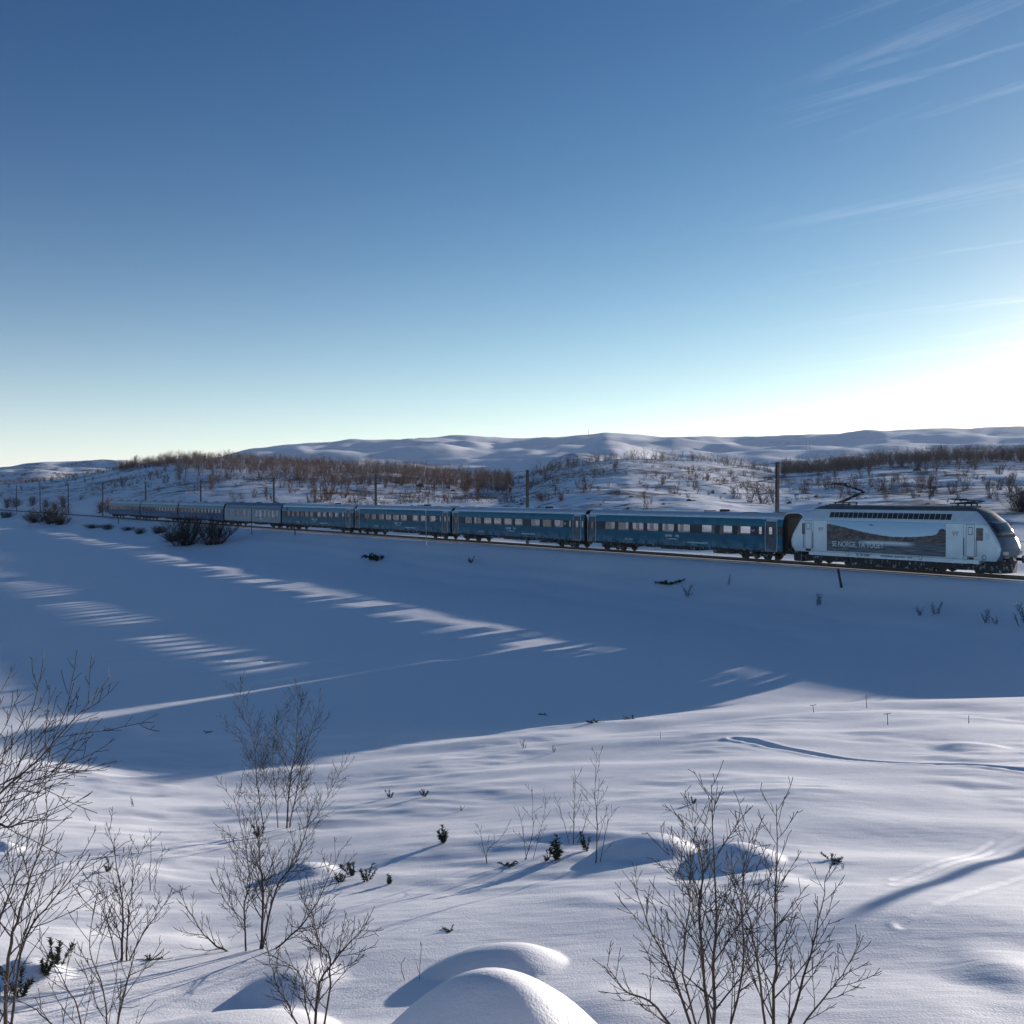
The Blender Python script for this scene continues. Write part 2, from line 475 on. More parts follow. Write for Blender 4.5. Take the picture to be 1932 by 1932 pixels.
def snow_material():
    m = bpy.data.materials.new('snow'); m.use_nodes = True
    nt = m.node_tree; N = nt.nodes; L = nt.links; b = N['Principled BSDF']
    b.inputs['Roughness'].default_value = 0.55
    b.inputs['Specular IOR Level'].default_value = 0.25
    geo = N.new('ShaderNodeNewGeometry')
    sp = N.new('ShaderNodeSeparateXYZ'); L.new(geo.outputs['Position'], sp.inputs[0])

    def mth(op, a, b_=None, clamp=False):
        n = N.new('ShaderNodeMath'); n.operation = op; n.use_clamp = clamp
        for i, v in enumerate((a, b_)):
            if v is None: continue
            if isinstance(v, (int, float)): n.inputs[i].default_value = v
            else: L.new(v, n.inputs[i])
        return n.outputs[0]

    def noise(scale, det=4, vec=None, rough=0.55):
        n = N.new('ShaderNodeTexNoise'); n.inputs['Scale'].default_value = scale; n.inputs['Detail'].default_value = det
        n.inputs['Roughness'].default_value = rough
        L.new(vec or geo.outputs['Position'], n.inputs['Vector']); return n.outputs[0]
    # heath and rock that shows through on the hills beyond the railway: w = metres behind the track
    dt = N.new('ShaderNodeVectorMath'); dt.operation = 'DOT_PRODUCT'
    L.new(geo.outputs['Position'], dt.inputs[0]); dt.inputs[1].default_value = (-TN[0], -TN[1], 0)
    wdist = mth('SUBTRACT', dt.outputs['Value'], float(-(TP0 @ TN)))
    near = mth('MULTIPLY', mth('SUBTRACT', wdist, 14.0), 0.05, True)
    n_a = noise(0.035, 3); n_b = noise(0.22, 6, rough=0.7)
    heath = mth('MULTIPLY', mth('SUBTRACT', mth('ADD', mth('MULTIPLY', n_a, 0.5), mth('MULTIPLY', n_b, 0.75)), 0.63), 11.0, True)
    heath = mth('MULTIPLY', heath, near)
    far = mth('MULTIPLY', mth('SUBTRACT', wdist, 700.0), 0.004, True)
    n_c = noise(0.012, 9, rough=0.72)
    farpatch = mth('MULTIPLY', mth('MULTIPLY', mth('SUBTRACT', n_c, 0.56), 9.0, True), far)
    heath = mth('MULTIPLY', heath, mth('SUBTRACT', 1.0, far, True))
    mixr = N.new('ShaderNodeMix'); mixr.data_type = 'RGBA'
    mixr.inputs['A'].default_value = (0.90, 0.915, 0.94, 1); mixr.inputs['B'].default_value = (0.085, 0.062, 0.05, 1)
    L.new(mth('ADD', mth('MULTIPLY', heath, 0.9), mth('MULTIPLY', farpatch, 0.42), True), mixr.inputs['Factor'])
    L.new(mixr.outputs['Result'], b.inputs['Base Color'])
    # wind-packed surface: fine grain and drawn-out ripples
    mpn = N.new('ShaderNodeMapping'); mpn.inputs['Rotation'].default_value = (0, 0, math.radians(12)); mpn.inputs['Scale'].default_value = (0.7, 3.2, 1)
    L.new(geo.outputs['Position'], mpn.inputs['Vector'])
    rip = noise(2.2, 5, mpn.outputs[0], 0.6)
    grain = noise(38.0, 3)
    b1 = N.new('ShaderNodeBump'); b1.inputs['Strength'].default_value = 0.22; b1.inputs['Distance'].default_value = 0.05
    L.new(rip, b1.inputs['Height'])
    b2 = N.new('ShaderNodeBump'); b2.inputs['Strength'].default_value = 0.45; b2.inputs['Distance'].default_value = 0.012
    L.new(grain, b2.inputs['Height']); L.new(b1.outputs[0], b2.inputs['Normal'])
    L.new(b2.outputs[0], b.inputs['Normal'])
    return m


M = {}
M['snow'] = snow_material()
ground = link_mesh('snow_ground', make_ground())
ground.data.materials.append(M['snow'])
tag(ground, 'snow covered ground, frozen lake and hills', 'snow', kind='structure')

# ------------------------------------------------------------------ materials of the train
M['blue'] = mat('coach_blue', (0.026, 0.125, 0.19), 0.45, 0.0, 0.22, 1.2, spec=0.18)
M['blue_upper'] = mat('coach_blue_upper', (0.04, 0.17, 0.235), 0.45, 0.0, 0.15, 1.2, spec=0.18)
M['silver'] = mat('coach_silver', (0.50, 0.58, 0.65), 0.35, 0.25, 0.08, 2)
M['roof_snowy'] = mat('frosted_roof', (0.38, 0.46, 0.53), 0.5, 0.0, 0.18, 1.5)
M['band'] = mat('window_band', (0.05, 0.055, 0.07), 0.4, 0, 0.1, 3, spec=0.2)
M['door'] = mat('coach_door', (0.05, 0.07, 0.10), 0.35, 0, 0.1, 3)
M['trim'] = mat('pale_trim', (0.62, 0.70, 0.76), 0.4)
M['under'] = mat('underframe', (0.03, 0.028, 0.027), 0.75, 0, 0.4, 5)
M['wheel'] = mat('wheel_steel', (0.05, 0.045, 0.042), 0.5, 0.6, 0.2, 6)
M['bellows'] = mat('gangway_rubber', (0.035, 0.03, 0.028), 0.8, 0, 0.2, 5)
M['grey_body'] = mat('sleeper_grey', (0.27, 0.33, 0.38), 0.5, 0.0, 0.12, 2, spec=0.15)
M['old_blue'] = mat('old_coach_blue', (0.02, 0.085, 0.20), 0.5, 0, 0.15, 2, spec=0.12)
M['old_top'] = mat('old_coach_pale', (0.15, 0.28, 0.35), 0.5, 0.0, 0.10, 2, spec=0.15)
M['grey_roof'] = mat('sleeper_roof', (0.07, 0.15, 0.25), 0.45, 0.0, 0.15, 2)
M['floor_in'] = mat('interior_floor', (0.12, 0.11, 0.11), 0.7)
M['white_paint'] = mat('white_lettering', (0.75, 0.79, 0.80), 0.5)
M['dark_paint'] = mat('dark_lettering', (0.10, 0.12, 0.15), 0.5)
M['loco'] = mat('engine_silver', (0.68, 0.75, 0.79), 0.33, 0.15, 0.07, 1.5, coat=0.15)
M['loco_roof'] = mat('engine_roof', (0.10, 0.12, 0.14), 0.55, 0.2, 0.2, 2)
M['loco_front'] = mat('engine_front', (0.13, 0.16, 0.20), 0.35, 0.1, 0.1, 2)
M['grille'] = mat('engine_grille', (0.045, 0.045, 0.05), 0.6, 0.3, 0.3, 8)
M['steel'] = mat('galvanised_steel', (0.20, 0.20, 0.21), 0.5, 0.5, 0.2, 4)
M['mast'] = mat('mast_steel', (0.13, 0.11, 0.10), 0.6, 0.2, 0.3, 3)
M['rail'] = mat('rail_steel', (0.06, 0.055, 0.055), 0.6, 0.2, 0.3, 3)
M['lamp'] = mat('headlamp_glass', (0.75, 0.72, 0.66), 0.15)
M['red'] = mat('handle_red', (0.20, 0.08, 0.10), 0.5)


def frost(m, col, lo, hi, zfade=None, scale=2.2, amount=.8):
    """blown snow caught on a surface: pale patches, only below zfade metres above the rail if given"""
    nt = m.node_tree; N = nt.nodes; L = nt.links; b = N['Principled BSDF']
    t = N.new('ShaderNodeTexCoord'); n = N.new('ShaderNodeTexNoise'); n.inputs['Scale'].default_value = scale; n.inputs['Detail'].default_value = 6; n.inputs['Roughness'].default_value = .65
    L.new(t.outputs['Object'], n.inputs['Vector'])
    mr = N.new('ShaderNodeMapRange'); mr.inputs['From Min'].default_value = lo; mr.inputs['From Max'].default_value = hi; mr.inputs['To Max'].default_value = amount
    L.new(n.outputs[0], mr.inputs['Value']); fac = mr.outputs[0]
    if zfade:
        sp = N.new('ShaderNodeSeparateXYZ'); L.new(t.outputs['Object'], sp.inputs[0])
        m2 = N.new('ShaderNodeMapRange'); m2.inputs['From Min'].default_value = zfade; m2.inputs['From Max'].default_value = zfade - .7
        L.new(sp.outputs[2], m2.inputs['Value'])
        mu = N.new('ShaderNodeMath'); mu.operation = 'MULTIPLY'; L.new(fac, mu.inputs[0]); L.new(m2.outputs[0], mu.inputs[1]); fac = mu.outputs[0]
    mx = N.new('ShaderNodeMix'); mx.data_type = 'RGBA'; L.new(fac, mx.inputs['Factor']); mx.inputs['B'].default_value = (*col, 1)
    src = b.inputs['Base Color'].links[0].from_socket if b.inputs['Base Color'].links else None
    if src: L.new(src, mx.inputs['A'])
    else: mx.inputs['A'].default_value = b.inputs['Base Color'].default_value
    L.new(mx.outputs['Result'], b.inputs['Base Color'])


frost(M['under'], (.55, .58, .62), .56, .66, None, 3.0, .75)
frost(M['wheel'], (.5, .53, .57), .56, .68, None, 4.0, .6)
for k_ in ('blue', 'old_blue', 'grey_body', 'loco', 'door'): frost(M[k_], (.50, .55, .60), .42, .72, 1.75, 1.6, .45)


def glass_material(name, tint, refl):
    m = bpy.data.materials.new(name); m.use_nodes = True
    nt = m.node_tree; N = nt.nodes; L = nt.links
    for n in list(N):
        if n.type != 'OUTPUT_MATERIAL': N.remove(n)
    o = [n for n in N if n.type == 'OUTPUT_MATERIAL'][0]
    t = N.new('ShaderNodeBsdfTransparent'); t.inputs[0].default_value = (*tint, 1)
    g = N.new('ShaderNodeBsdfGlossy'); g.inputs['Roughness'].default_value = 0.03
    f = N.new('ShaderNodeFresnel'); f.inputs[0].default_value = 1.45
    mu = N.new('ShaderNodeMath'); mu.operation = 'MULTIPLY'; mu.inputs[1].default_value = refl
    L.new(f.outputs[0], mu.inputs[0])
    x = N.new('ShaderNodeMixShader'); L.new(mu.outputs[0], x.inputs[0]); L.new(t.outputs[0], x.inputs[1]); L.new(g.outputs[0], x.inputs[2])
    L.new(x.outputs[0], o.inputs['Surface'])
    return m


M['pane'] = glass_material('window_glass', (0.97, 0.97, 0.97), 0.5)
M['cab_glass'] = mat('cab_glass', (0.02, 0.025, 0.03), 0.08, 0, 0, spec=0.7)


def poster_material():
    """printed landscape on the engine's flank: hills over a fjord, x 0..10.45, z 0..2.25 in object space"""
    m = bpy.data.materials.new('printed_landscape'); m.use_nodes = True
    nt = m.node_tree; N = nt.nodes; L = nt.links; b = N['Principled BSDF']
    b.inputs['Roughness'].default_value = 0.4
    t = N.new('ShaderNodeTexCoord'); sp = N.new('ShaderNodeSeparateXYZ'); L.new(t.outputs['Object'], sp.inputs[0])

    def mth(op, a, b_=None, clamp=False):
        n = N.new('ShaderNodeMath'); n.operation = op; n.use_clamp = clamp
        for i, v in enumerate((a, b_)):
            if v is None: continue
            if isinstance(v, (int, float)): n.inputs[i].default_value = v
            else: L.new(v, n.inputs[i])
        return n.outputs[0]
    u = mth('DIVIDE', sp.outputs[0], 10.45); v = mth('DIVIDE', sp.outputs[2], 2.25)

    def noise(sx, sz, det, scale):
        mpn = N.new('ShaderNodeMapping'); mpn.inputs['Scale'].default_value = (sx, 1, sz); L.new(t.outputs['Object'], mpn.inputs['Vector'])
        n = N.new('ShaderNodeTexNoise'); n.inputs['Scale'].default_value = scale; n.inputs['Detail'].default_value = det
        L.new(mpn.outputs[0], n.inputs['Vector']); return n.outputs[0]
    fc = N.new('ShaderNodeFloatCurve'); cu = fc.mapping.curves[0]
    pts = [(0, .86), (.12, .79), (.28, .67), (.42, .58), (.58, .52), (.72, .53), (.84, .57), (.90, .60), (.94, .68), (.97, .80), (1, .74)]
    cu.points[0].location = pts[0]; cu.points[1].location = pts[-1]
    for p in pts[1:-1]: cu.points.new(*p)
    fc.mapping.update(); L.new(u, fc.inputs['Value'])
    ridge = mth('ADD', fc.outputs[0], mth('MULTIPLY', mth('SUBTRACT', noise(3.2, 0, 5, 1.5), .5), .09))
    sky_f = mth('MULTIPLY', mth('SUBTRACT', v, ridge), 60.0, True)
    shore = mth('MULTIPLY', mth('SUBTRACT', mth('ADD', .40, mth('MULTIPLY', mth('SUBTRACT', noise(.5, 0, 3, 1.2), .5), .10)), v), 40.0, True)

    def mixc_(fac, A, B):
        n = N.new('ShaderNodeMix'); n.data_type = 'RGBA'; L.new(fac, n.inputs['Factor'])
        for key, val in (('A', A), ('B', B)):
            if isinstance(val, tuple): n.inputs[key].default_value = (*val, 1)
            else: L.new(val, n.inputs[key])
        return n.outputs['Result']
    land = mixc_(mth('MULTIPLY', mth('SUBTRACT', noise(1.2, 3.5, 3, 1.6), .40), 4.0, True), (.05, .042, .045), (.19, .135, .125))
    water = mixc_(mth('MULTIPLY', mth('SUBTRACT', noise(.6, 14, 4, 1.2), .40), 4.0, True), (.045, .06, .075), (.17, .21, .24))
    spark_n = mth('MULTIPLY', mth('SUBTRACT', noise(9, 1.0, 3, 2.0), .25), 6.0, True)
    sv = mth('SUBTRACT', 1.0, mth('MULTIPLY', mth('ABSOLUTE', mth('SUBTRACT', v, .325)), 10.0), True)
    su = mth('MULTIPLY', mth('MULTIPLY', mth('SUBTRACT', u, .28), 12.0, True), mth('MULTIPLY', mth('SUBTRACT', .77, u), 12.0, True))
    water = mixc_(mth('MULTIPLY', mth('MULTIPLY', spark_n, sv), su), water, (.78, .82, .84))
    sky_c = mixc_(mth('MULTIPLY', mth('SUBTRACT', v, .55), 2.0, True), (.66, .82, .90), (.30, .56, .76))
    c = mixc_(shore, land, water)
    c = mixc_(sky_f, c, sky_c)
    L.new(c, b.inputs['Base Color'])
    return m


M['poster'] = poster_material()

TRAIN_RZ = math.atan2(-TD[1], -TD[0])       # local +x runs towards the engine's nose


def track_pos(s):                           # s metres from the engine/coach joint, away to the left
    p = TP0 + TD * s
    return (p[0], p[1], RAIL)


def text_mesh(name, body, size, material, parent, loc, align='LEFT', shear=0.0, bold=0.0, sx=1.0):
    cu = bpy.data.curves.new(name, 'FONT'); cu.body = body; cu.size = size; cu.align_x = align; cu.shear = shear; cu.offset = bold
    cu.extrude = 0.004
    tmp = bpy.data.objects.new(name, cu); C.objects.link(tmp)
    bpy.context.view_layer.update()
    me = bpy.data.meshes.new_from_object(tmp.evaluated_get(bpy.context.evaluated_depsgraph_get()))
    bpy.data.objects.remove(tmp)
    me.materials.clear(); me.materials.append(material)
    o = link_mesh(name, me, parent, loc)
    o.rotation_euler = (math.radians(90), 0, 0); o.scale = (sx, 1, 1)
    return o


# ------------------------------------------------------------------ railway track
def track_curve_pts(q, z, a0, a1, step):
    return [tuple(TP0 + TD * a + TN * q) + (z,) for a in np.arange(a0, a1 + .1, step)]


track = empty('railway_track', track_pos(0))
track['label'] = 'two steel rails on the snowy embankment under the train'
track['category'] = 'railway track'
track['kind'] = 'structure'
for qq in (0.75, -0.75):
    rmb = MB()
    prof = [(-.06, -.17), (.06, -.17), (.02, -.13), (.035, -.04), (.035, 0), (-.035, 0), (-.035, -.04), (-.02, -.13)]
    rg = []
    for a in (-120, 700):
        p = TP0 + TD * a + TN * qq - np.array(track_pos(0)[:2])
        rg.append([(p[0] + TN[0] * u, p[1] + TN[1] * u, v_) for u, v_ in prof])
    rmb.rings(rg)
    rmb.build('rail', M['rail'], track)
# ------------------------------------------------------------------ coaches
wheel_mb = MB(); wheel_mb.cyl((0, 0, 0), (0, 1, 0), 0.46, 0.13, 20); wheel_mb.cyl((0, 0, 0), (0, 1, 0), 0.16, 0.30, 10); wheel_me = wheel_mb.mesh('wheel', M['wheel'])
axle_me = MB().cyl((0, 0, 0), (0, 1, 0), 0.08, 1.9, 8).mesh('axle', M['wheel'])


def bogie(parent, x, wb=2.5):
    b = MB()
    for y in (-1.05, 1.05):
        b.extrude([(x - wb / 2 - .45, .42), (x - wb / 2 - .45, .62), (x - .75, .72), (x - .6, .5), (x + .6, .5), (x + .75, .72), (x + wb / 2 + .45, .62), (x + wb / 2 + .45, .42), (x + wb / 2 - .3, .40), (x + .6, .30), (x - .6, .30), (x - wb / 2 + .3, .40)], y - .07, y + .07)
        for dx in (-wb / 2, wb / 2):
            b.box(x + dx - .17, x + dx + .17, y - .17, y + .17, .34, .66)
            b.cyl((x + dx - .35, y, .72), (0, 0, 1), .10, .26, 8); b.cyl((x + dx + .35, y, .72), (0, 0, 1), .10, .26, 8)
        b.cyl((x, y, .74), (0, 0, 1), .22, .40, 10)
    b.box(x - .35, x + .35, -1.1, 1.1, .42, .70)
    bo = b.build('bogie', M['under'], parent)
    for dx in (-wb / 2, wb / 2):
        link_mesh('axle', axle_me, bo, (x + dx, 0, .46))
        for y in (-.76, .76): link_mesh('wheel', wheel_me, bo, (x + dx, y, .46))
    return bo


def arc_profile(side_top, hw, roof_z, n=9, shoulder=0.32):
    """points (y, z) from the near side's wall top over the roof to the far side"""
    pts = []
    for i in range(n * 2 + 1):
        th = math.pi * i / (n * 2)
        c, s_ = math.cos(th), math.sin(th)
        y = -hw * math.copysign(abs(c) ** 0.62, c)
        z = side_top + (roof_z - side_top) * abs(s_) ** 0.80
        pts.append((y, z))
    return pts


HW = 1.5


def make_coach(L_, windows, doors, sill, wtop, mats, roof_z=4.25, floor=.95, edge=3.68, small=(), boxes=(), vents=(), logo=True, pillar_mat=None):
    """local x: 0 at the coach's right end (towards the engine) going negative to the left"""
    r = empty('passenger_coach')
    e0, e1 = -0.35, -(L_ - 0.35)
    holes = sorted([(-b, -a) for a, b in windows] + [(-b, -a) for a, b in small])
    dr = sorted([(-b, -a) for a, b in doors])
    for sgn in (-1, 1):
        y_out, y_in = sgn * HW, sgn * (HW - 0.07)
        ya, yb = min(y_out, y_in), max(y_out, y_in)
        # lower panel, cut by the doors
        cuts = [e1]
        for a, b in dr: cuts += [a - .0, b + .0]
        cuts.append(e0)
        lp = MB()
        for a, b in zip(cuts[0::2], cuts[1::2]):
            pr = [(y_out - sgn * .10, floor - .02), (y_out, floor + .22), (y_out, sill), (y_in, sill), (y_in, floor)]
            ring0 = [(a, y, z) for y, z in pr]; ring1 = [(b, y, z) for y, z in pr]
            if sgn > 0: ring0, ring1 = ring1, ring0
            lp.rings([ring0, ring1])
        lp.build('lower_panel', mats['lower'], r)
        # pillars between windows
        xs = [e1] + [v for h in holes for v in h] + [e0]
        for a, b in zip(xs[0::2], xs[1::2]):
            if b - a < .02: continue
            segs = [(a, b)]
            for da, db in dr:
                ns = []
                for s0, s1 in segs:
                    if db <= s0 or da >= s1: ns.append((s0, s1)); continue
                    if s0 < da: ns.append((s0, da))
                    if db < s1: ns.append((db, s1))
                segs = ns
            for s0, s1 in segs:
                if s1 - s0 < .02: continue
                yo = y_out - sgn * .012
                MB().box(s0, s1, min(yo, y_in), max(yo, y_in), sill, wtop).build('window_pillar', pillar_mat or mats['band'], r)
        for a, b in holes:
            inside_door = any(da <= a + .01 and b <= db + .01 for da, db in dr)
            yo = y_out - sgn * (.045 if not inside_door else .03)
            pm = MB(); pm.box(a, b, yo - .006, yo + .006, sill, wtop)
            po = pm.build('pane', M['pane'], r)
            fm = MB(); w_ = .035
            y2 = y_out - sgn * .02
            for (xa, xb, za, zb) in ((a, b, sill, sill + w_), (a, b, wtop - w_, wtop), (a, a + w_, sill + w_, wtop - w_), (b - w_, b, sill + w_, wtop - w_)):
                fm.box(xa, xb, y2 - .02, y2 + .02, za, zb)
            fm.build('window_frame', mats['band'], po)
        # upper panel curves in below the roof
        up = MB(); n = 5
        cuts = [e1, e0]
        pr = []
        for i in range(n + 1):
            t = i / n
            pr.append((sgn * (HW - 0.16 * t ** 2.2), wtop + (edge - wtop) * t))
        pr += [(sgn * (HW - .07 - 0.16 * (i / n) ** 2.2), wtop + (edge - wtop) * (i / n)) for i in range(n, -1, -1)]
        ring0 = [(e1, y, z) for y, z in pr]; ring1 = [(e0, y, z) for y, z in pr]
        if sgn > 0: ring0, ring1 = ring1, ring0
        # doors reach up into the upper panel: lay the door surround proud of it
        up.rings([ring0, ring1]).build('upper_panel', mats['upper'], r, True, 40)
        for da, db in dr:
            d = MB(); dtop = wtop + .42
            yo = y_out - sgn * .03
            ww = [(h[0], h[1]) for h in holes if da <= h[0] + .01 and h[1] <= db + .01]
            y0_, y1_ = min(yo, y_in), max(yo, y_in)
            d.box(da, db, y0_, y1_, floor - .1, sill)
            if ww:
                d.box(da, ww[0][0], y0_, y1_, sill, wtop); d.box(ww[0][1], db, y0_, y1_, sill, wtop)
            else:
                d.box(da, db, y0_, y1_, sill, wtop)
            yl = y_out + sgn * .012
            d.box(da, db, min(yl, y_in), max(yl, y_in), wtop, dtop)
            do = d.build('door', mats['door'], r)
            # pale surround: curved edge lines down both sides, wide pale panel on top
            sm = MB()
            for (ex, bow) in ((da - .045, -1), (db + .045, 1)):
                pts = [(ex + bow * (.03 + .05 * math.sin(math.pi * t)), sgn * (HW + .012), floor - .1 + (wtop + .42 - floor + .1) * t) for t in np.linspace(0, 1, 9)]
                sm.tube(pts, .03, 4)
            sm.build('door_edge', mats['trim'], do)
            tp = MB()
            ybase = HW + .02
            pz = dtop + .04
            for (poly) in ([(da - .62, edge + .02), (da - .07, wtop + .02), (da - .07, edge + .02)], [(db + .07, edge + .02), (db + .07, wtop + .02), (db + .62 if db + .62 < e0 else e0, edge + .02)], [(da - .07, edge + .02), (da - .07, pz), (db + .07, pz), (db + .07, edge + .02)]):
                def ys(z): return sgn * (HW - .16 * max(0, (z - wtop) / (edge - wtop)) ** 2.2 + .012)
                ra = [(x, ys(z), z) for x, z in poly]; rb = [(x, ys(z) - sgn * .03, z) for x, z in poly]
                tp.rings([ra, rb])
            tp.build('door_surround', mats['silver'], r)
    # roof
    pf = arc_profile(edge, HW - .16, roof_z)
    inner = [(y * .97, z - .06) for y, z in pf][::-1]
    rf = MB(); ring = pf + inner
    rf.rings([[(e1, y, z) for y, z in ring], [(e0, y, z) for y, z in ring]])
    ro = rf.build('roof', mats['roof'], r, True, 40)
    vm = MB()
    for x, y, w_, h_ in vents:
        v_ = MB(); zt = roof_z - .22 * (abs(y) / 1.3) ** 2 - .08
        v_.box(x - w_ / 2, x + w_ / 2, y - .35, y + .35, zt, zt + h_)
        v_.build('roof_vent', M['under'], ro)
    # ends, floor, underframe
    for x0, x1 in ((e0 - .06, e0), (e1, e1 + .06)):
        em = MB()
        prof = [(-HW + .08, floor), (-HW + .08, edge)] + [(y * .95, z - .07) for y, z in pf] + [(HW - .08, edge), (HW - .08, floor)]
        em.rings([[(x0 + .02, y, z) for y, z in prof], [(x1 - .02, y, z) for y, z in prof]])
        em.build('end_wall', mats['end'], r)
    MB().box(e1 + .07, e0 - .07, -HW + .09, HW - .09, floor + .02, floor + .2).build('floor', M['floor_in'], r)
    uf = MB(); uf.box(e1 + .1, e0 - .1, -1.32, 1.32, floor - .17, floor - .03)
    uf.box(e1 - .2, e0 + .2, -.25, .25, floor - .3, floor - .18)
    uf.build('underframe', M['under'], r)
    for x0, x1, zb in boxes:
        MB().box(-x1, -x0, -1.28, 1.28, zb, floor - .18).build('equipment_box', M['under'], r)
    for x in (-3.75, -(L_ - 3.75)): bogie(r, x)
    for x0, x1 in ((e0 + .01, .0), (-L_, e1 - .01)):
        g = MB()
        k_ = 4
        for i in range(k_):
            a = x0 + (x1 - x0) * i / k_; b = x0 + (x1 - x0) * (i + .8) / k_
            g.extrude([(a, 1.0), (b, 1.0), (b, 3.75), (a, 3.75)], -1.15, 1.15)
        g.build('gangway_bellows', M['bellows'], r)
    for xx in (-.2, -(L_ - .2)):
        for y in (-.87, .87):
            bf = MB(); bf.cyl((xx, y, 1.03), (1, 0, 0), .09, .42, 8); bf.cyl((xx + (.16 if xx > -1 else -.16), y, 1.03), (1, 0, 0), .23, .05, 14)
            bf.build('buffer', M['under'], r)
    return r


B7_WIN = [(c - .83, c + .83) for c in (4.66, 6.77, 8.85, 11.96, 14.05, 16.15, 18.24, 20.40, 22.40)]
B7_DOORS = [(1.02, 2.07), (24.7, 25.75)]
B7_SMALL = [(1.30, 1.85), (.48, .88), (24.95, 25.45), (2.55, 2.95)]
B7 = dict(lower=M['blue'], upper=M['blue_upper'], band=M['band'], door=M['door'], trim=M['trim'], silver=M['silver'], roof=M['silver'], end=M['bellows'])
B7_BOX = [(6.4, 8.4, .42), (10.5, 15.2, .55), (16.2, 18.6, .62)]
B7_VENT = [(-1.6, 0, 1.4, .12), (-4.5, -.4, 1.6, .10), (-8.2, 0, .6, .28), (-10.2, .2, .9, .16), (-20.8, -.3, 1.4, .10), (-24.2, 0, 1.3, .12)]


def lettering(name, r, xc, z, width, h, n, seed, y=-HW - .012, material=None):
    """lettering too small to read in the photograph: a row of letter-sized white strokes"""
    rg = random.Random(seed); mb = MB(); st = width / n
    for i in range(n):
        if rg.random() < .1: continue
        x = xc - width / 2 + i * st
        mb.box(x, x + st * .22, y, y + .016, z, z + h)
        k_ = rg.choice((0, 0, 1, 2))
        if k_ < 2: mb.box(x + st * .221, x + st * .72, y, y + .016, z + (h * .8 if k_ else 0), z + (h if k_ else h * .2))
        if k_ != 1: mb.box(x + st * .5, x + st * .72, y, y + .016, z + h * .21, z + h)
    o = mb.build(name, material or M['white_paint'], r); o['kind'] = 'stuff'
    return o


def coach_text(r, L_, z=1.62):
    c = -L_ / 2 - .4
    lettering('coach_lettering', r, c, z + .12, 1.85, .22, 8, 1)
    lettering('small_lettering', r, c, z - .12, 1.5, .10, 12, 2)
    lettering('number_lettering', r, c + 3.3, 1.24, 2.6, .13, 16, 3)
    lettering('small_lettering', r, -L_ + 6.6, 1.26, 1.2, .11, 9, 4)
    text_mesh('logo_lettering', 'VY', .34, M['white_paint'], r, (-3.55, -HW - .004, 2.5), 'CENTER')


def place(root, s, label, group='coaches of the long train'):
    root.location = track_pos(s); root.rotation_euler = (0, 0, TRAIN_RZ)
    tag(root, label, 'coach', group)


COACH = 26.1
c1 = make_coach(COACH, B7_WIN, B7_DOORS, 2.2, 3.02, B7, small=B7_SMALL, boxes=B7_BOX, vents=B7_VENT)
coach_text(c1, COACH)
c2 = copy_tree(c1); c3 = copy_tree(c1)
place(c1, 0, 'dark teal coach with bright windows coupled right behind the silver engine')
place(c2, COACH, 'second teal coach behind the engine, between two pale edged doors')
place(c3, COACH * 2, 'third teal coach behind the engine, right of the coach with the heart mark')
C4_WIN = [(5.0 + i * 2.07, 5.0 + i * 2.07 + 1.5) for i in range(4)] + [(13.9 + i * 1.75, 13.9 + i * 1.75 + 1.2) for i in range(6)]
c4 = make_coach(COACH, C4_WIN, [(1.5, 2.6)], 2.2, 3.02, dict(B7, upper=M['old_top']), small=[(1.8, 2.3), (3.2, 4.2)], boxes=B7_BOX, vents=B7_VENT)
coach_text(c4, COACH)
hm = MB()                                   # dark heart-like mark near the roof
hp = [(0, -.42), (.34, -.05), (.42, .16), (.30, .30), (.14, .28), (0, .12), (-.14, .28), (-.30, .30), (-.42, .16), (-.34, -.05)]
hm.extrude([(-23.8 + x, 3.36 + z * .75) for x, z in hp], -HW + .02, -HW - .02)
M['mark'] = mat('dark_green_mark', (.02, .07, .08), .5)
hm.build('roof_mark', M['mark'], c4)
place(c4, COACH * 3, 'teal coach with pale upper band and dark heart mark near its left end')
GREY = dict(lower=M['grey_body'], upper=M['grey_body'], band=M['grey_body'], door=M['grey_body'], trim=M['grey_body'], silver=M['grey_body'], roof=M['grey_roof'], end=M['bellows'])
WL_WIN = [(1.3, 2.1), (2.8, 4.0), (4.7, 5.95), (6.45, 7.7), (8.25, 9.5), (10.0, 11.4), (13.7, 15.0), (15.6, 16.95), (17.5, 18.2), (19.5, 20.5), (22.75, 23.65)]
c5 = make_coach(COACH, WL_WIN, [], 1.75, 3.0, GREY, edge=3.3, boxes=[(9, 12, .5), (14.5, 17, .6)], vents=[(-5, 0, .6, .18), (-13, 0, .6, .18), (-21, 0, .6, .18)], roof_z=4.3)
lettering('coach_lettering', c5, -8.5, 1.42, 1.3, .17, 8, 9)
place(c5, COACH * 4, 'pale grey sleeping coach with a blue roof and tall white windows')
OLD = dict(lower=M['old_blue'], upper=M['old_top'], band=M['band'], door=M['door'], trim=M['trim'], silver=M['old_top'], roof=M['roof_snowy'], end=M['bellows'])
OLD_WIN = [(1.8 + i * 1.92, 1.8 + i * 1.92 + 1.25) for i in range(12)]
c6 = make_coach(COACH, OLD_WIN, [], 2.1, 2.95, OLD, edge=3.55, boxes=[(6.5, 9, .5), (12, 16, .6)], vents=[(-3, 0, .6, .2), (-8, 0, .6, .2), (-14, 0, .6, .2), (-20, 0, .6, .2)])
c7 = copy_tree(c6); c8 = copy_tree(c6)
place(c6, COACH * 5, 'blue coach with pale top, next left of the grey sleeping coach')
place(c7, COACH * 6, 'second last blue coach with pale top, left of the big bank bush')
place(c8, COACH * 7, 'last blue coach at the far left tail of the train')


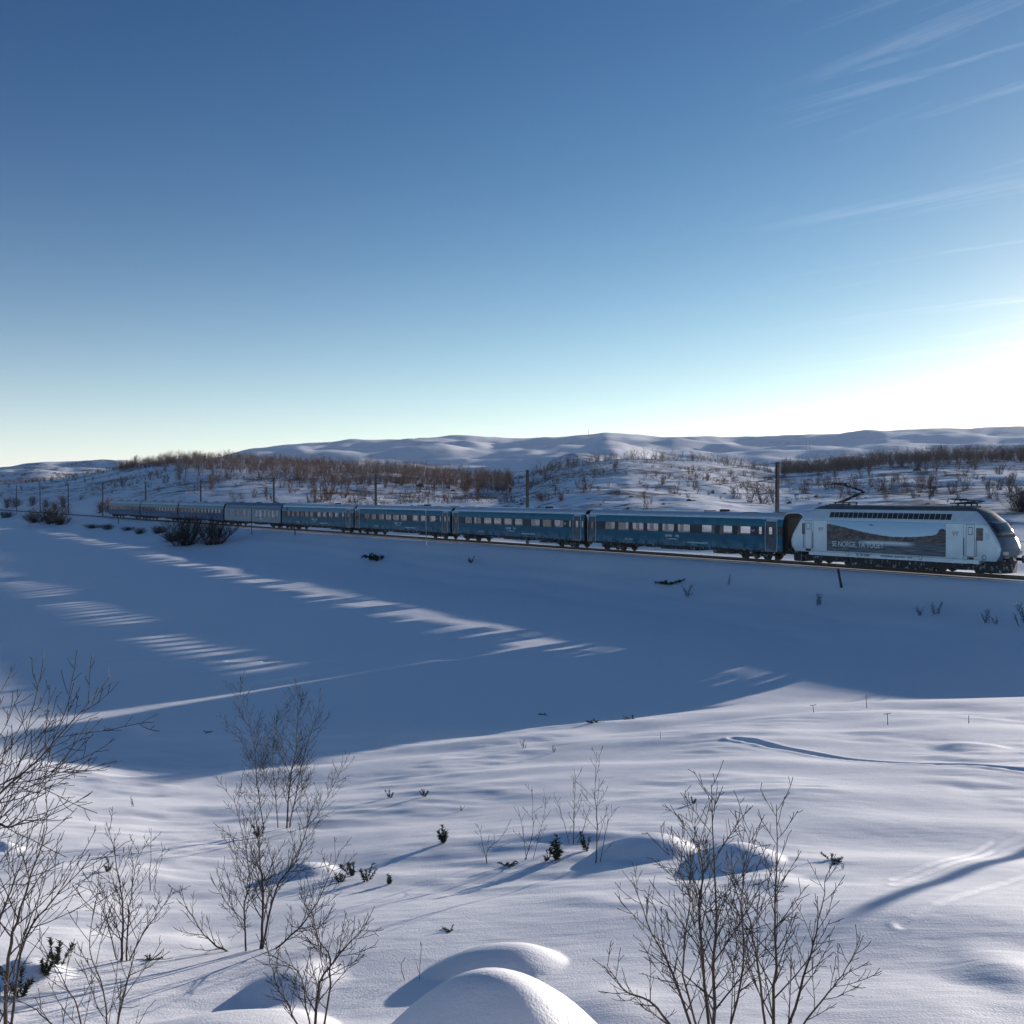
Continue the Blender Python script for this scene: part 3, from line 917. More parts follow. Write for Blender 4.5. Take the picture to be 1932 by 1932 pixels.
# ------------------------------------------------------------------ engine
def make_loco():
    r = empty('electric_locomotive')
    X0, X1 = 0.36, 18.9
    cxm, hl = (X0 + X1) / 2, (X1 - X0) / 2
    # z, end inset, half width, corner radius
    LV = [(.92, .42, 1.40, .35), (1.02, .30, 1.47, .40), (1.3, .08, 1.5, .42), (1.7, 0, 1.5, .45), (2.1, .14, 1.5, .45), (2.45, .36, 1.5, .45), (2.96, .74, 1.5, .45), (3.26, .98, 1.5, .45),
          (3.36, 1.08, 1.47, .44), (3.46, 1.2, 1.42, .42), (3.86, 1.72, 1.22, .40), (4.05, 2.05, 1.12, .38), (4.22, 2.5, .98, .35), (4.27, 2.75, .90, .30)]

    def outline(z, ins, w, rc):
        h = hl - ins; pts = []
        nf = 6
        # start near side, running +x along y=-w, round the front, back along y=+w, round the rear
        for i in range(13): pts.append((cxm - (h - rc) + 2 * (h - rc) * i / 12, -w, z))
        for i in range(1, 6): th = -math.pi / 2 + math.pi / 2 * i / 6; pts.append((cxm + h - rc + rc * math.cos(th), -w + rc + rc * math.sin(th), z))
        for i in range(nf + 1):
            y = -w + rc + 2 * (w - rc) * i / nf
            pts.append((cxm + h + .12 * (1 - (y / w) ** 2), y, z))
        for i in range(1, 6): th = math.pi / 2 * i / 6; pts.append((cxm + h - rc + rc * math.cos(th), w - rc + rc * math.sin(th), z))
        for i in range(13): pts.append((cxm + (h - rc) - 2 * (h - rc) * i / 12, w, z))
        for i in range(1, 6): th = math.pi / 2 + math.pi / 2 * i / 6; pts.append((cxm - h + rc + rc * math.cos(th), w - rc + rc * math.sin(th), z))
        for i in range(nf + 1):
            y = w - rc - 2 * (w - rc) * i / nf
            pts.append((cxm - h - .12 * (1 - (y / w) ** 2), y, z))
        for i in range(1, 6): th = math.pi + math.pi / 2 * i / 6; pts.append((cxm - h + rc + rc * math.cos(th), -w + rc + rc * math.sin(th), z))
        return pts
    body = MB(); body.rings([outline(*l) for l in LV])
    n = len(outline(*LV[0]))
    # front: points 13+5 .. form the nose; paint it dark
    for fi, f in enumerate(body.f):
        if len(f) != 4: body.m[fi] = 1; continue
        lvl = min(f) // n; j = f[0] % n
        front = (15 <= j <= 27); rear = (15 + 36 <= j <= 27 + 36)
        if lvl >= 11: body.m[fi] = 1
        elif front and lvl < 9: body.m[fi] = 2
        elif front: body.m[fi] = 1
    bo = body.build('body', [M['loco'], M['loco_roof'], M['loco_front']], r, True, 28)

    def shell(name, l0, l1, j0, j1, off, mt, parent):
        sm = MB(); rows = []
        for l in LV[l0:l1 + 1]:
            o_ = outline(*l); rows.append([o_[j] for j in range(j0, j1 + 1)])
        c_ = Vector((cxm + hl - 4, 0, 2.2))
        outr = []; inr = []
        for row in rows:
            outr.append([tuple(Vector(p) + (Vector(p) - c_).normalized() * off) for p in row])
        b = len(sm.v); w_ = len(outr[0])
        for row in outr: sm.v += row
        for i in range(len(outr) - 1):
            for j in range(w_ - 1):
                sm.face((b + i * w_ + j, b + i * w_ + j + 1, b + (i + 1) * w_ + j + 1, b + (i + 1) * w_ + j))
        o_ = sm.build(name, mt, parent, True, 30)
        sol = o_.modifiers.new('thickness', 'SOLIDIFY'); sol.thickness = 0.02; sol.offset = -1
        return o_
    shell('windscreen', 5, 8, 16, 26, .03, M['cab_glass'], bo)
    pale = MB(); pale.box(cxm + hl - .86, cxm + hl - .80, -.55, -.25, 2.55, 2.95)
    # plough and bumper under the nose
    for xs, sg in ((cxm + hl, 1), (cxm - hl, -1)):
        pm = MB()
        pm.rings([[(xs - sg * 1.3, -1.35, .16), (xs - sg * .25, -1.1, .16), (xs - sg * .05, 0, .16), (xs - sg * .25, 1.1, .16), (xs - sg * 1.3, 1.35, .16)][::sg],
                  [(xs - sg * 1.3, -1.4, .9), (xs - sg * .32, -1.3, .9), (xs - sg * .22, 0, .9), (xs - sg * .32, 1.3, .9), (xs - sg * 1.3, 1.4, .9)][::sg]])
        pm.build('snow_plough', M['under'], r)
    for xs, sg in ((cxm + hl - .02, 1), (cxm - hl + .02, -1)):
        for y in (-.87, .87):
            b_ = MB(); b_.cyl((xs + sg * .1, y, 1.03), (1, 0, 0), .1, .5, 8); b_.cyl((xs + sg * .36, y, 1.03), (1, 0, 0), .25, .06, 14); b_.build('buffer', M['under'], r)
    for y in (-1.0, 1.0):
        h_ = MB(); h_.cyl((cxm + hl + .02, y - .13, 1.45), (1, 0, 0), .11, .16, 14); h_.cyl((cxm + hl + .02, y + .13, 1.45), (1, 0, 0), .11, .16, 14); h_.build('headlight', M['lamp'], r)
    MB().box(cxm + hl - 1.95, cxm + hl - 1.7, -.2, .2, 3.93, 4.0).build('top_light', M['lamp'], r)
    # printed landscape on the flank
    po = MB().box(0, 10.45, -.008, .008, 0, 2.18).build('printed_panel', M['poster'], r)
    po.location = (4.2, -HW - .012, 1.06)
    text_mesh('slogan_lettering', 'SE NORGE, TA TOGET', .52, M['white_paint'], po, (.5, -.012, .36), 'LEFT', 0, 0.0, 0.92)
    pl = MB(); pl.box(3.95, 4.38, -.014, -.009, 1.9, 1.96); pl.box(4.05, 4.2, -.014, -.009, 1.96, 1.99); pl.build('small_print_mark', M['dark_paint'], po)
    text_mesh('number_lettering', 'EL 18 2248', .26, M['dark_paint'], r, (7.0, -HW - .006, .80), 'LEFT', 0, .004)
    lettering('small_lettering', r, 10.6, .84, 2.8, .10, 18, 21, -HW - .006, M['dark_paint'])
    for x in (3.35, 15.15): text_mesh('logo_lettering', 'VY', .42, M['dark_paint'], r, (x, -HW - .006, 2.45), 'LEFT')
    # band below the print so that the lower edge carries the numbers
    sk = MB(); sk.box(2.4, 17.2, -HW + .02, HW - .02, .70, .94); sk.build('lower_edge', M['loco'], r)
    for x in (6.2, 12.6, 17.6):                # ring marks: lifting points
        ring = [(x + .15 * math.cos(t), -HW - .01, (.93 if x < 17 else 1.15) + .15 * math.sin(t)) for t in np.linspace(0, 2 * math.pi, 15)]
        MB().tube(ring, .018, 4).build('lifting_point', M['dark_paint'], r)
    # doors, cab windows, grab rails, steps
    for xd in (2.35, 16.55):
        d = MB()
        for (a, b, z0, z1) in ((xd - .33, xd - .305, 1.15, 3.2), (xd + .305, xd + .33, 1.15, 3.2), (xd - .305, xd + .305, 3.175, 3.2), (xd - .305, xd + .305, 1.15, 1.175)):
            d.box(a, b, -HW - .012, -HW + .02, z0, z1)
        do = d.build('door', M['dark_paint'], r)
        for sx in (-.47, .47):
            MB().tube([(xd + sx, -HW - .01, 1.2), (xd + sx, -HW - .06, 1.25), (xd + sx, -HW - .06, 2.3), (xd + sx, -HW - .01, 2.35)], .022, 5).build('grab_rail', M['red'], do)
        w_ = MB(); w_.box(xd - .18, xd + .18, -HW - .008, -HW + .01, 2.55, 3.05)
        w_.box(xd - .14, xd + .14, -HW - .011, -HW + .01, 2.6, 3.0, 1)
        w_.build('door_window', [M['dark_paint'], M['loco']], do)
        st = MB(); st.box(xd - .25, xd + .25, -HW - .015, -HW + .02, .98, 1.12); st.box(xd - .22, xd + .22, -HW - .03, -HW + .25, .62, .72)
        st.build('step', M['under'], r)
    M['warm_pane'] = mat('cab_side_glass', (.16, .14, .12), .1, 0, .6, 3)
    for xc, w2 in ((17.25, .26), (1.85, .14)):
        cw = MB(); cw.box(xc - w2, xc + w2, -HW - .012, -HW + .01, 2.2, 3.0); co = cw.build('cab_window', M['dark_paint'], r)
        MB().box(xc - w2 + .04, xc + w2 - .04, -HW - .018, -HW - .011, 2.25, 2.95).build('pane', M['warm_pane'], co)
    MB().box(17.65, 18.0, -HW - .006, -HW + .01, 2.25, 2.7).build('hatch', M['trim'], r)
    # seam lines
    sm = MB()
    sm.box(2.8, 18.2, -HW - .005, -HW + .01, 3.235, 3.255)
    sm.box(16.0, 16.02, -HW - .005, -HW + .01, .98, 3.235); sm.box(2.82, 2.84, -HW - .005, -HW + .01, .98, 3.235)
    sm.build('panel_seam', M['dark_paint'], r)
    # roof-side grilles: 24 panels on the slope
    def wz(z): return np.interp(z, [l[0] for l in LV], [l[2] for l in LV])
    x0g, x1g, ng = 4.35, 15.0, 24
    for sgn in (-1, 1):
        g = MB(); pw = (x1g - x0g) / ng
        z0, z1 = 3.47, 3.85
        for k_, inset in ((0, .02),):
            a, b = inset, pw - inset
            g.rings([[(a, sgn * (wz(z0) + .012), z0), (b, sgn * (wz(z0) + .012), z0), (b, sgn * (wz(z1) + .012), z1), (a, sgn * (wz(z1) + .012), z1)],
                     [(a, sgn * (wz(z0) - .02), z0), (b, sgn * (wz(z0) - .02), z0), (b, sgn * (wz(z1) - .02), z1), (a, sgn * (wz(z1) - .02), z1)]])
        gm = g.mesh('grille_panel', M['grille'])
        for i in range(ng): link_mesh('grille_panel', gm, r, (x0g + pw * i, 0, 0))
    # roof gear
    rg = MB(); rg.box(3.4, 14.2, -.7, .7, 4.26, 4.36); rg.box(3.7, 5.0, -.6, .6, 4.36, 4.44); rg.box(14.5, 16.2, -.6, .6, 4.26, 4.40)
    rg.build('roof_hatch', M['loco_roof'], r)
    ins = MB()
    for x, y in ((4.3, -.5), (4.3, .5), (5.6, -.5), (5.6, .5), (15, -.5), (15, .5), (16, -.4), (16, .4)):
        ins.cyl((x, y, 4.46), (0, 0, 1), .07, .22, 8)
    ins.build('insulator', M['under'], r)

    def panto(xb, raised, name):
        p = MB()
        base = 4.52
        for y in (-.5, .5): p.tube([(xb - .8, y, base), (xb + .8, y, base)], .035, 5)
        for x in (xb - .8, xb + .8): p.tube([(x, -.5, base), (x, .5, base)], .035, 5)
        if raised:
            knee = (xb + 1.75, 0, base + .78); head = (xb - .45, 0, base + 1.35)
        else:
            knee = (xb + 1.5, 0, base + .16); head = (xb - .5, 0, base + .26)
        for y in (-.22, .22): p.tube([(xb - .6, y, base + .02), (knee[0], y * .6, knee[2])], .045, 5)
        p.tube([(xb - .2, 0, base + .02), (knee[0] - .12, 0, knee[2] - .1)], .025, 4)
        for y in (-.12, .12): p.tube([(knee[0], y, knee[2]), (head[0], y * 3.0, head[2])], .035, 5)
        p.tube([(knee[0] - .1, 0, knee[2] + .1), (head[0] + .2, 0, head[2] - .06)], .018, 4)
        for dx in (-.28, .28):
            p.tube([(head[0] + dx, -.98, head[2] - .16), (head[0] + dx, -.72, head[2] + .04), (head[0] + dx, .72, head[2] + .04), (head[0] + dx, .98, head[2] - .16)], .035, 5)
        p.tube([(head[0] - .28, -.4, head[2]), (head[0] + .28, -.4, head[2])], .03, 4); p.tube([(head[0] - .28, .4, head[2]), (head[0] + .28, .4, head[2])], .03, 4)
        p.build(name, M['under'], r)
    panto(4.9, True, 'pantograph')
    panto(15.2, False, 'pantograph')
    # underside
    MB().box(6.2, 13.5, -1.3, 1.3, .12, .70).build('transformer_tank', M['under'], r)
    for x0_, x1_ in ((1.9, 6.15), (13.55, 17.6)):
        MB().box(x0_, x1_, -1.34, -1.28, .30, .70).build('skirt', M['under'], r)
    uf = MB(); uf.box(1.4, 18.3, -1.25, 1.25, .55, .70); uf.build('underframe', M['under'], r)
    for x in (4.3, 15.4): bogie(r, x, 3.0)
    return r


loco = make_loco()
for ch in loco.children:                    # the engine stands taller than the coaches; wheels keep their round shape
    if ch.name.split('.')[0] == 'bogie': continue
    ch.location.z *= 1.14
    ch.scale[1 if abs(ch.rotation_euler.x) > .1 else 2] *= 1.14
loco.location = track_pos(0); loco.rotation_euler = (0, 0, TRAIN_RZ)
tag(loco, 'silver electric engine with a printed landscape and slogan, at the head of the train', 'locomotive')

# ------------------------------------------------------------------ overhead line masts and wires
MAST_S = [4.8 + 37.9 * i for i in range(0, 11)]


def make_mast(h=9.0, arm=True):
    r = empty('catenary_mast')
    p = MB()
    b = .14
    p.box(-b, b, -.02, .02, -1.2, h); p.box(-b, -b + .03, -.13, .13, -1.2, h); p.box(b - .03, b, -.13, .13, -1.2, h)
    p.build('post', M['mast'], r)
    a = MB()                                   # bracket reaching over the track (local -y is the track side)
    a.tube([(0, -.1, 5.6), (0, -2.9, 7.15)], .055, 5); a.tube([(0, -.1, 7.5), (0, -2.9, 7.15)], .045, 4); a.tube([(0, -1.2, 6.2), (0, -3.0, 5.95)], .04, 4)
    a.tube([(0, -2.9, 7.15), (0, -3.0, 5.95)], .015, 4)
    ao = a.build('bracket_arm', M['steel'], r)
    i_ = MB()
    for y, z in ((-.45, 5.79), (-.45, 7.45)): i_.cyl((0, y, z), (0, -.87, .48), .07, .3, 8)
    i_.build('insulator', M['trim'], ao)
    return r


mast0 = make_mast()
MQ = -3.3
mast_labels = ['dark catenary mast rising just left of the silver engine', 'catenary mast behind the joint of the second and third teal coaches',
               'third catenary mast from the engine, behind the teal coaches', 'fourth catenary mast from the engine, behind the heart marked coach', 'catenary mast rising behind the far blue coaches',
               'catenary mast behind the last blue coach', 'catenary mast just left of the train tail', 'catenary mast second left of the train tail', 'catenary mast third left of the train tail',
               'catenary mast fourth left of the train tail', 'leftmost far catenary mast beyond the train']
for i, s_ in enumerate(MAST_S):
    m_ = mast0 if i == 0 else copy_tree(mast0)
    p = TP0 + TD * s_ + TN * MQ
    m_.location = (p[0], p[1], RAIL - .2); m_.rotation_euler = (0, 0, TRAIN_RZ)
    tag(m_, mast_labels[i], 'mast', 'catenary masts along the railway')
wroot = empty('overhead_wire', track_pos(0))
tag(wroot, 'thin overhead wires strung above the train', 'wire')
for nm, zt, sag, q_ in (('contact_wire', 5.9, .05, -.25), ('carrier_wire', 7.0, .55, -.25), ('feeder_wire', 8.7, .7, MQ)):
    wmb = MB(); pts = []
    for s_ in np.arange(4.8 - 37.9 * 2, 37.9 * 11, 37.9 / 8):
        ph = ((s_ - 4.8) / 37.9) % 1.0
        p = TP0 + TD * s_ + TN * q_ - TP0
        pts.append((p[0], p[1], zt - sag * 4 * ph * (1 - ph)))
    wmb.tube(pts, .018 if nm != 'feeder_wire' else .020, 4).build(nm, M['mast'], wroot)

# ------------------------------------------------------------------ bare birches
M['bark'] = mat('birch_bark', (0.046, 0.032, 0.028), 0.75, 0, 0.45, 9, bump=.4)
M['twig'] = mat('birch_twig', (0.028, 0.021, 0.020), 0.75, 0, 0.3, 9)
M['needle'] = mat('juniper_needles', (0.030, 0.040, 0.024), 0.8, 0, 0.5, 14)
M['far_birch'] = mat('far_birch', (0.15, 0.085, 0.062), 0.9, 0, 0.35, .25)
M['far_birch_grey'] = mat('far_birch_grey', (0.17, 0.135, 0.125), 0.9, 0, 0.3, .25)
M['far_birch_red'] = mat('far_birch_red', (0.20, 0.11, 0.10), 0.9, 0, 0.3, .25)
M['dark_bush'] = mat('dark_bush', (0.035, 0.030, 0.028), 0.9, 0, 0.35, .8)
M['rock'] = mat('bare_rock', (0.10, 0.092, 0.09), 0.85, 0, 0.4, 1.5, bump=.5)


def rot_about(v, axis, ang):
    return Matrix.Rotation(ang, 3, axis) @ v


def grow(mb, p0, d, length, r0, level, rng, droop=0.0, lift=0.35, spread=1.0, rmin=.0029, dens=1.0):
    n = max(3, int(4 + length * 3)) if level < 2 else (4 if level == 2 else 3)
    pts = [p0.copy()]; rad = [r0]; dirs = [d.copy()]
    p = p0.copy(); dd = d.normalized()
    for i in range(n):
        t = (i + 1) / n
        j = Vector((rng.gauss(0, 1), rng.gauss(0, 1), rng.gauss(0, 1))) * (.07 if level < 2 else .10)
        dd = (dd + j + Vector((0, 0, lift / n))).normalized()
        p = p + dd * (length / n)
        pts.append(p.copy()); dirs.append(dd.copy()); rad.append(max(rmin, r0 * (1 - .80 * t)))
    mb.tube(pts, rad, 5 if level <= 1 else 3, 0, True)
    side_shoots(mb, pts, dirs, rad, length, level, rng, lift, spread, rmin, dens)


def side_shoots(mb, pts, dirs, rad, length, level, rng, lift, spread, rmin, dens, t0=.18):
    if level >= 3: return
    gap = (.115, .085, .075, .05)[level] / dens
    k = int(length / gap)
    phase = rng.uniform(0, 6.28)
    for c in range(k):
        t = t0 + (0.99 - t0) * (c + rng.random()) / max(1, k)
        f = t * (len(pts) - 1); i = min(int(f), len(pts) - 2); u = f - i
        p = pts[i].lerp(pts[i + 1], u); d = dirs[min(i + 1, len(dirs) - 1)]
        ax = d.orthogonal().normalized()
        phase += 2.4 + rng.uniform(-.5, .5)
        ax = rot_about(ax, d, phase)
        ang = math.radians(rng.uniform(28, 52)) * spread
        nd = rot_about(d, ax, ang)
        ln = length * (1 - .62 * t) * rng.uniform(.22, .50) * (1.0 if level else .95)
        ln = min(ln, (1.1, .5, .22)[level])
        if ln < .05: continue
        r = max(rmin, (rad[i] * (1 - u) + rad[i + 1] * u) * .55)
        grow(mb, p, nd, ln, r, level + 1, rng, 0, lift, spread, rmin, dens)


def smooth_poly(pts, n):
    out_ = []
    P = [pts[0]] + pts + [pts[-1]]
    for i in range(len(pts) - 1):
        a, b, c, d = P[i], P[i + 1], P[i + 2], P[i + 3]
        for k in range(n):
            t = k / n
            out_.append(.5 * ((2 * b) + (c - a) * t + (2 * a - 5 * b + 4 * c - d) * t * t + (3 * b - a - 3 * c + d) * t ** 3))
    out_.append(pts[-1]); return out_


def birch(label, base_px, stems, r0, seed, name='bare_birch', depth=None, group='bare birches on the near bank', dens=1.0, rmin=.0029, spread=1.0, max_first=None):
    """stems: lists of picture points from the base to the tip; depth spread is random"""
    rng = random.Random(seed)
    g = ray_ground(*base_px) if depth is None else None
    if g is None:
        q_ = at_depth(base_px[0], base_px[1], depth)
        g = Vector((q_.x, q_.y, float(H(q_.x, q_.y))))
    root = empty(name, g)
    crown = MB()
    for si, st in enumerate(stems):
        dy = rng.uniform(-.35, .35) * (abs(st[-1][1] - st[0][1]) * g.y / W)
        pts = []
        for k, (x, y) in enumerate(st):
            t = k / (len(st) - 1)
            pts.append(at_depth(x, y, g.y + dy * t) - g)
        pts[0].z = min(pts[0].z, float(H(pts[0].x + g.x, pts[0].y + g.y)) - g.z - .12)
        sp = smooth_poly(pts, 5)
        L_ = sum((b - a).length for a, b in zip(sp[:-1], sp[1:]))
        sp = [p + Vector((rng.gauss(0, .006), rng.gauss(0, .006), 0)) * min(1, L_) if 0 < i < len(sp) - 1 else p for i, p in enumerate(sp)]
        rr = r0 * (1.0 if si == 0 else rng.uniform(.55, .85))
        rad = [max(rmin, rr * (1 - .86 * (i / (len(sp) - 1)))) for i in range(len(sp))]
        tr = MB(); tr.tube(sp, rad, 7)
        tr.build('stem', M['bark'], root, True)
        dirs = [(sp[min(i + 1, len(sp) - 1)] - sp[max(0, i - 1)]).normalized() for i in range(len(sp))]
        side_shoots(crown, sp, dirs, rad, L_, 0, rng, .35, spread, rmin, dens)
    crown.build('crown', M['twig'], root)
    tag(root, label, 'tree', group)
    return root


birch('bare birch with five stems standing at the lake edge, left of centre', (530, 1562),
      [[(540, 1562), (548, 1470), (560, 1400), (562, 1312)], [(500, 1560), (485, 1480), (478, 1400), (452, 1300)], [(525, 1562), (520, 1500), (515, 1420), (528, 1340)],
       [(545, 1562), (558, 1500), (575, 1420), (602, 1335)], [(550, 1562), (590, 1550), (625, 1490), (655, 1430)]], .020, 1, dens=1.2)
birch('bare birch with two reddish trunks and a low sweeping left limb', (478, 1792),
      [[(490, 1792), (497, 1700), (490, 1620), (480, 1520)], [(466, 1792), (460, 1720), (470, 1640), (440, 1500)], [(468, 1790), (410, 1785), (372, 1745), (338, 1680)],
       [(496, 1788), (560, 1755), (600, 1700), (645, 1600)], [(492, 1760), (520, 1680), (560, 1620), (590, 1520)]], .021, 2, dens=1.3)
birch('low bushy birch in front of the dark hollow, lower left of centre', (600, 1935),
      [[(595, 1935), (600, 1870), (640, 1800), (690, 1750)], [(592, 1935), (575, 1880), (560, 1830), (505, 1800)], [(600, 1900), (625, 1830), (600, 1770), (590, 1720)], [(592, 1930), (545, 1900), (520, 1850), (500, 1770)]], .017, 3, depth=10.0, dens=1.5)
birch('slender clump of birch stems left of the two-trunked birch', (225, 1812),
      [[(228, 1812), (232, 1740), (225, 1660), (205, 1560)], [(238, 1812), (242, 1740), (250, 1670), (262, 1600)], [(225, 1812), (205, 1750), (190, 1700), (160, 1650)], [(235, 1812), (270, 1760), (300, 1720), (332, 1680)]], .017, 4, dens=1.25)
birch('pair of thin birch saplings behind the slender stem clump', (285, 1682), [[(282, 1682), (284, 1640), (285, 1562)], [(294, 1680), (296, 1630), (312, 1600)]], .010, 5, dens=.7)
birch('large birch leaning in from the left edge above the lake shore', (-40, 1700),
      [[(-95, 1890), (-75, 1690), (-15, 1520), (75, 1430), (170, 1322)], [(-95, 1870), (-85, 1650), (-45, 1490), (-25, 1290)], [(-95, 1830), (-35, 1610), (25, 1560), (60, 1540)], [(-95, 1740), (-55, 1570), (25, 1470), (115, 1440)]], .018, 6, depth=8.2, dens=.65)
birch('birch with a reddish trunk rising from the lower left corner', (12, 1990),
      [[(10, 1990), (12, 1860), (25, 1760), (60, 1650), (90, 1560)], [(12, 1900), (40, 1800), (100, 1700), (175, 1620)], [(12, 1940), (-10, 1800), (20, 1680), (55, 1590)]], .020, 7, depth=8.4, dens=.7)
birch('arching birch shoots fanning up from the bottom left', (190, 2010),
      [[(190, 2010), (225, 1920), (245, 1830), (262, 1770)], [(185, 2010), (150, 1920), (120, 1850), (70, 1770)], [(180, 2010), (110, 1950), (60, 1900), (5, 1880)], [(195, 2010), (200, 1900), (170, 1790), (180, 1700)]], .013, 8, depth=8.8, dens=.7)
birch('tall birch with one straight stem standing at the bottom right', (1345, 1990),
      [[(1352, 1990), (1347, 1860), (1350, 1720), (1342, 1480)], [(1340, 1975), (1275, 1850), (1230, 1760), (1190, 1660)], [(1350, 1930), (1290, 1840), (1300, 1700), (1258, 1600)], [(1350, 1940), (1400, 1850), (1400, 1700), (1418, 1560)],
       [(1335, 1985), (1240, 1900), (1180, 1870), (1145, 1820)], [(1346, 1850), (1320, 1740), (1325, 1640), (1310, 1560)]], .020, 9, depth=8.8, dens=1.08)
birch('birch with a straight stem right beside the tallest one, its boughs reaching right', (1456, 1990),
      [[(1456, 1990), (1460, 1860), (1464, 1700), (1465, 1518)], [(1456, 1975), (1510, 1870), (1540, 1760), (1560, 1650)], [(1456, 1985), (1540, 1900), (1590, 1840), (1622, 1770)], [(1456, 1940), (1430, 1820), (1410, 1720), (1380, 1640)]], .018, 10, depth=8.9, dens=1.08)
birch('thin upright birch right of the small birch group in mid bank', (1126, 1628), [[(1125, 1628), (1127, 1560), (1122, 1500), (1126, 1418)], [(1130, 1628), (1145, 1560), (1160, 1525)]], .012, 11, dens=.7, group='small birches in the middle of the bank')
birch('small bushy birch between the thin upright birch and the forked sapling', (1082, 1592), [[(1082, 1592), (1083, 1540), (1086, 1462)], [(1078, 1592), (1060, 1540), (1050, 1510)], [(1085, 1590), (1105, 1550), (1112, 1520)]], .011, 12, dens=.9, group='small birches in the middle of the bank')
birch('small crooked birch sapling beside the forked sapling', (988, 1622), [[(986, 1622), (1005, 1570), (1004, 1490)], [(995, 1600), (985, 1560), (978, 1530)], [(1003, 1580), (1025, 1540), (1030, 1510)]], .009, 13, dens=.7, group='small birches in the middle of the bank')
birch('forked Y shaped birch sapling, leftmost of the small group', (920, 1628), [[(919, 1628), (920, 1605), (945, 1580), (965, 1545)], [(920, 1605), (908, 1580), (900, 1555)]], .008, 14, dens=.6, group='small birches in the middle of the bank')
birch('thin crooked sapling beside the big snow mound at the bottom', (760, 1850), [[(768, 1850), (757, 1825), (762, 1810)], [(790, 1812), (795, 1780)]], .006, 15, dens=.5, group='small birches in the middle of the bank')


# ------------------------------------------------------------------ junipers and other sprigs
def juniper_mesh(seed, n_sprig=6, size=1.0, flat=False):
    rng = random.Random(seed); mb = MB()
    for i in range(n_sprig):
        a = rng.uniform(0, 6.28); tilt = rng.uniform(.15, .75) if not flat else rng.uniform(.8, 1.35)
        d = Vector((math.cos(a) * math.sin(tilt), math.sin(a) * math.sin(tilt), math.cos(tilt)))
        L_ = size * rng.uniform(.45, 1.0) * (1 if tilt < .5 else .75)
        p = Vector((rng.uniform(-.12, .12) * size, rng.uniform(-.12, .12) * size, -.06)); pts = [p.copy()]
        for k in range(6):
            d = (d + Vector((rng.gauss(0, .10), rng.gauss(0, .10), .02 if not flat else -.05))).normalized(); p = p + d * L_ / 6; pts.append(p.copy())
        mb.tube(pts, [.012 * size * (1 - .12 * k) for k in range(7)], 3)
        for k in range(64):
            t = rng.uniform(.1, 1) * 6; q_ = min(int(t), 5); pp = pts[q_].lerp(pts[q_ + 1], t - q_)
            ax = (pts[q_ + 1] - pts[q_]).normalized()
            o_ = rot_about(ax.orthogonal().normalized(), ax, rng.uniform(0, 6.28))
            tip = pp + (ax * .6 + o_ * .9) * size * rng.uniform(.06, .17)
            sdv = ax.cross(o_) * size * .02
            b = len(mb.v); mb.v += [tuple(pp + sdv), tuple(pp - sdv), tuple(pp + ax * .035 * size), tuple(tip)]
            mb.face((b, b + 1, b + 3)); mb.face((b + 1, b + 2, b + 3)); mb.face((b + 2, b, b + 3))
    return mb.mesh('juniper_sprig', M['needle'])


JUN = [juniper_mesh(s, 5) for s in range(4)] + [juniper_mesh(10 + s, 6, 1.0, True) for s in range(2)]


def sprig(px, py, hpx, kind, label, group, name='juniper_sprig', rz=None):
    g = ray_ground(px, py)
    o = link_mesh(name, JUN[kind]); o.location = g
    k_ = 1.35 * hpx * g.y / W
    o.scale = (k_ * (1.0 if kind < 4 else 1.3),) * 2 + (k_,)
    o.rotation_euler = (0, 0, rz if rz is not None else random.Random(px * 7 + py).uniform(0, 6.28))
    tag(o, label, 'juniper', group)
    return o


near_j = [(737, 1505, 16, 0, 'small juniper tuft left of its twin on the open upper slope'), (801, 1503, 16, 1, 'small leaning juniper tuft, right one of the upper slope pair'), (838, 1590, 38, 2, 'pointed dark juniper casting a long shadow in mid slope'),
          (640, 1664, 26, 0, 'leftmost juniper sprig of the row by the two-trunked birch'), (660, 1652, 34, 3, 'tallest juniper sprig of the row by the two-trunked birch'), (690, 1664, 30, 1, 'third juniper sprig of the row by the two-trunked birch'), (734, 1668, 24, 2, 'rightmost lone juniper sprig of the row by the two-trunked birch'),
          (955, 1634, 20, 5, 'low spreading juniper between the saplings'), (1052, 1622, 52, 2, 'tall juniper spike beside the small birch group'), (1030, 1625, 18, 0, 'short juniper left of the tall spike'), (1107, 1605, 30, 1, 'juniper leaning on the thin upright birch'),
          (1570, 1624, 22, 4, 'flat dark juniper lying on the open right slope'), (1122, 1364, 15, 4, 'low juniper clump on the bank crest, left one'), (1192, 1357, 14, 5, 'low juniper clump on the bank crest, right one'),
          (202, 1645, 22, 0, 'juniper tuft left of the birch saplings'), (490, 1580, 24, 3, 'juniper at the foot of the five-stemmed birch'), (850, 1754, 14, 5, 'tiny juniper tip left of the shaded mound'), (112, 1822, 50, 3, 'dark juniper bush on the lower left'), (85, 1840, 46, 2, 'dark juniper bush left of the lower left one'), (40, 1880, 55, 0, 'dark juniper by the reddish trunk'), (285, 1812, 18, 5, 'flat juniper right of the slender birch clump'),
          (1310, 1516, 14, 0, 'tiny tuft above the twin mounds'), (1025, 1349, 8, 4, 'dark tip poking out of the lake shore snow'), (390, 1382, 8, 5, 'dark tip in the snow near the left shore')]
for a_ in near_j: sprig(*a_, 'juniper sprigs on the near bank')
far_j = [(718, 1056, 34, 4, 'dark juniper clump on the far bank below the third teal coach'), (888, 1062, 13, 0, 'small juniper on the far bank below the second teal coach'), (1262, 1101, 24, 4, 'dark spreading juniper on the far bank below the first coach')]
for a_ in far_j: sprig(*a_, 'junipers on the railway bank')


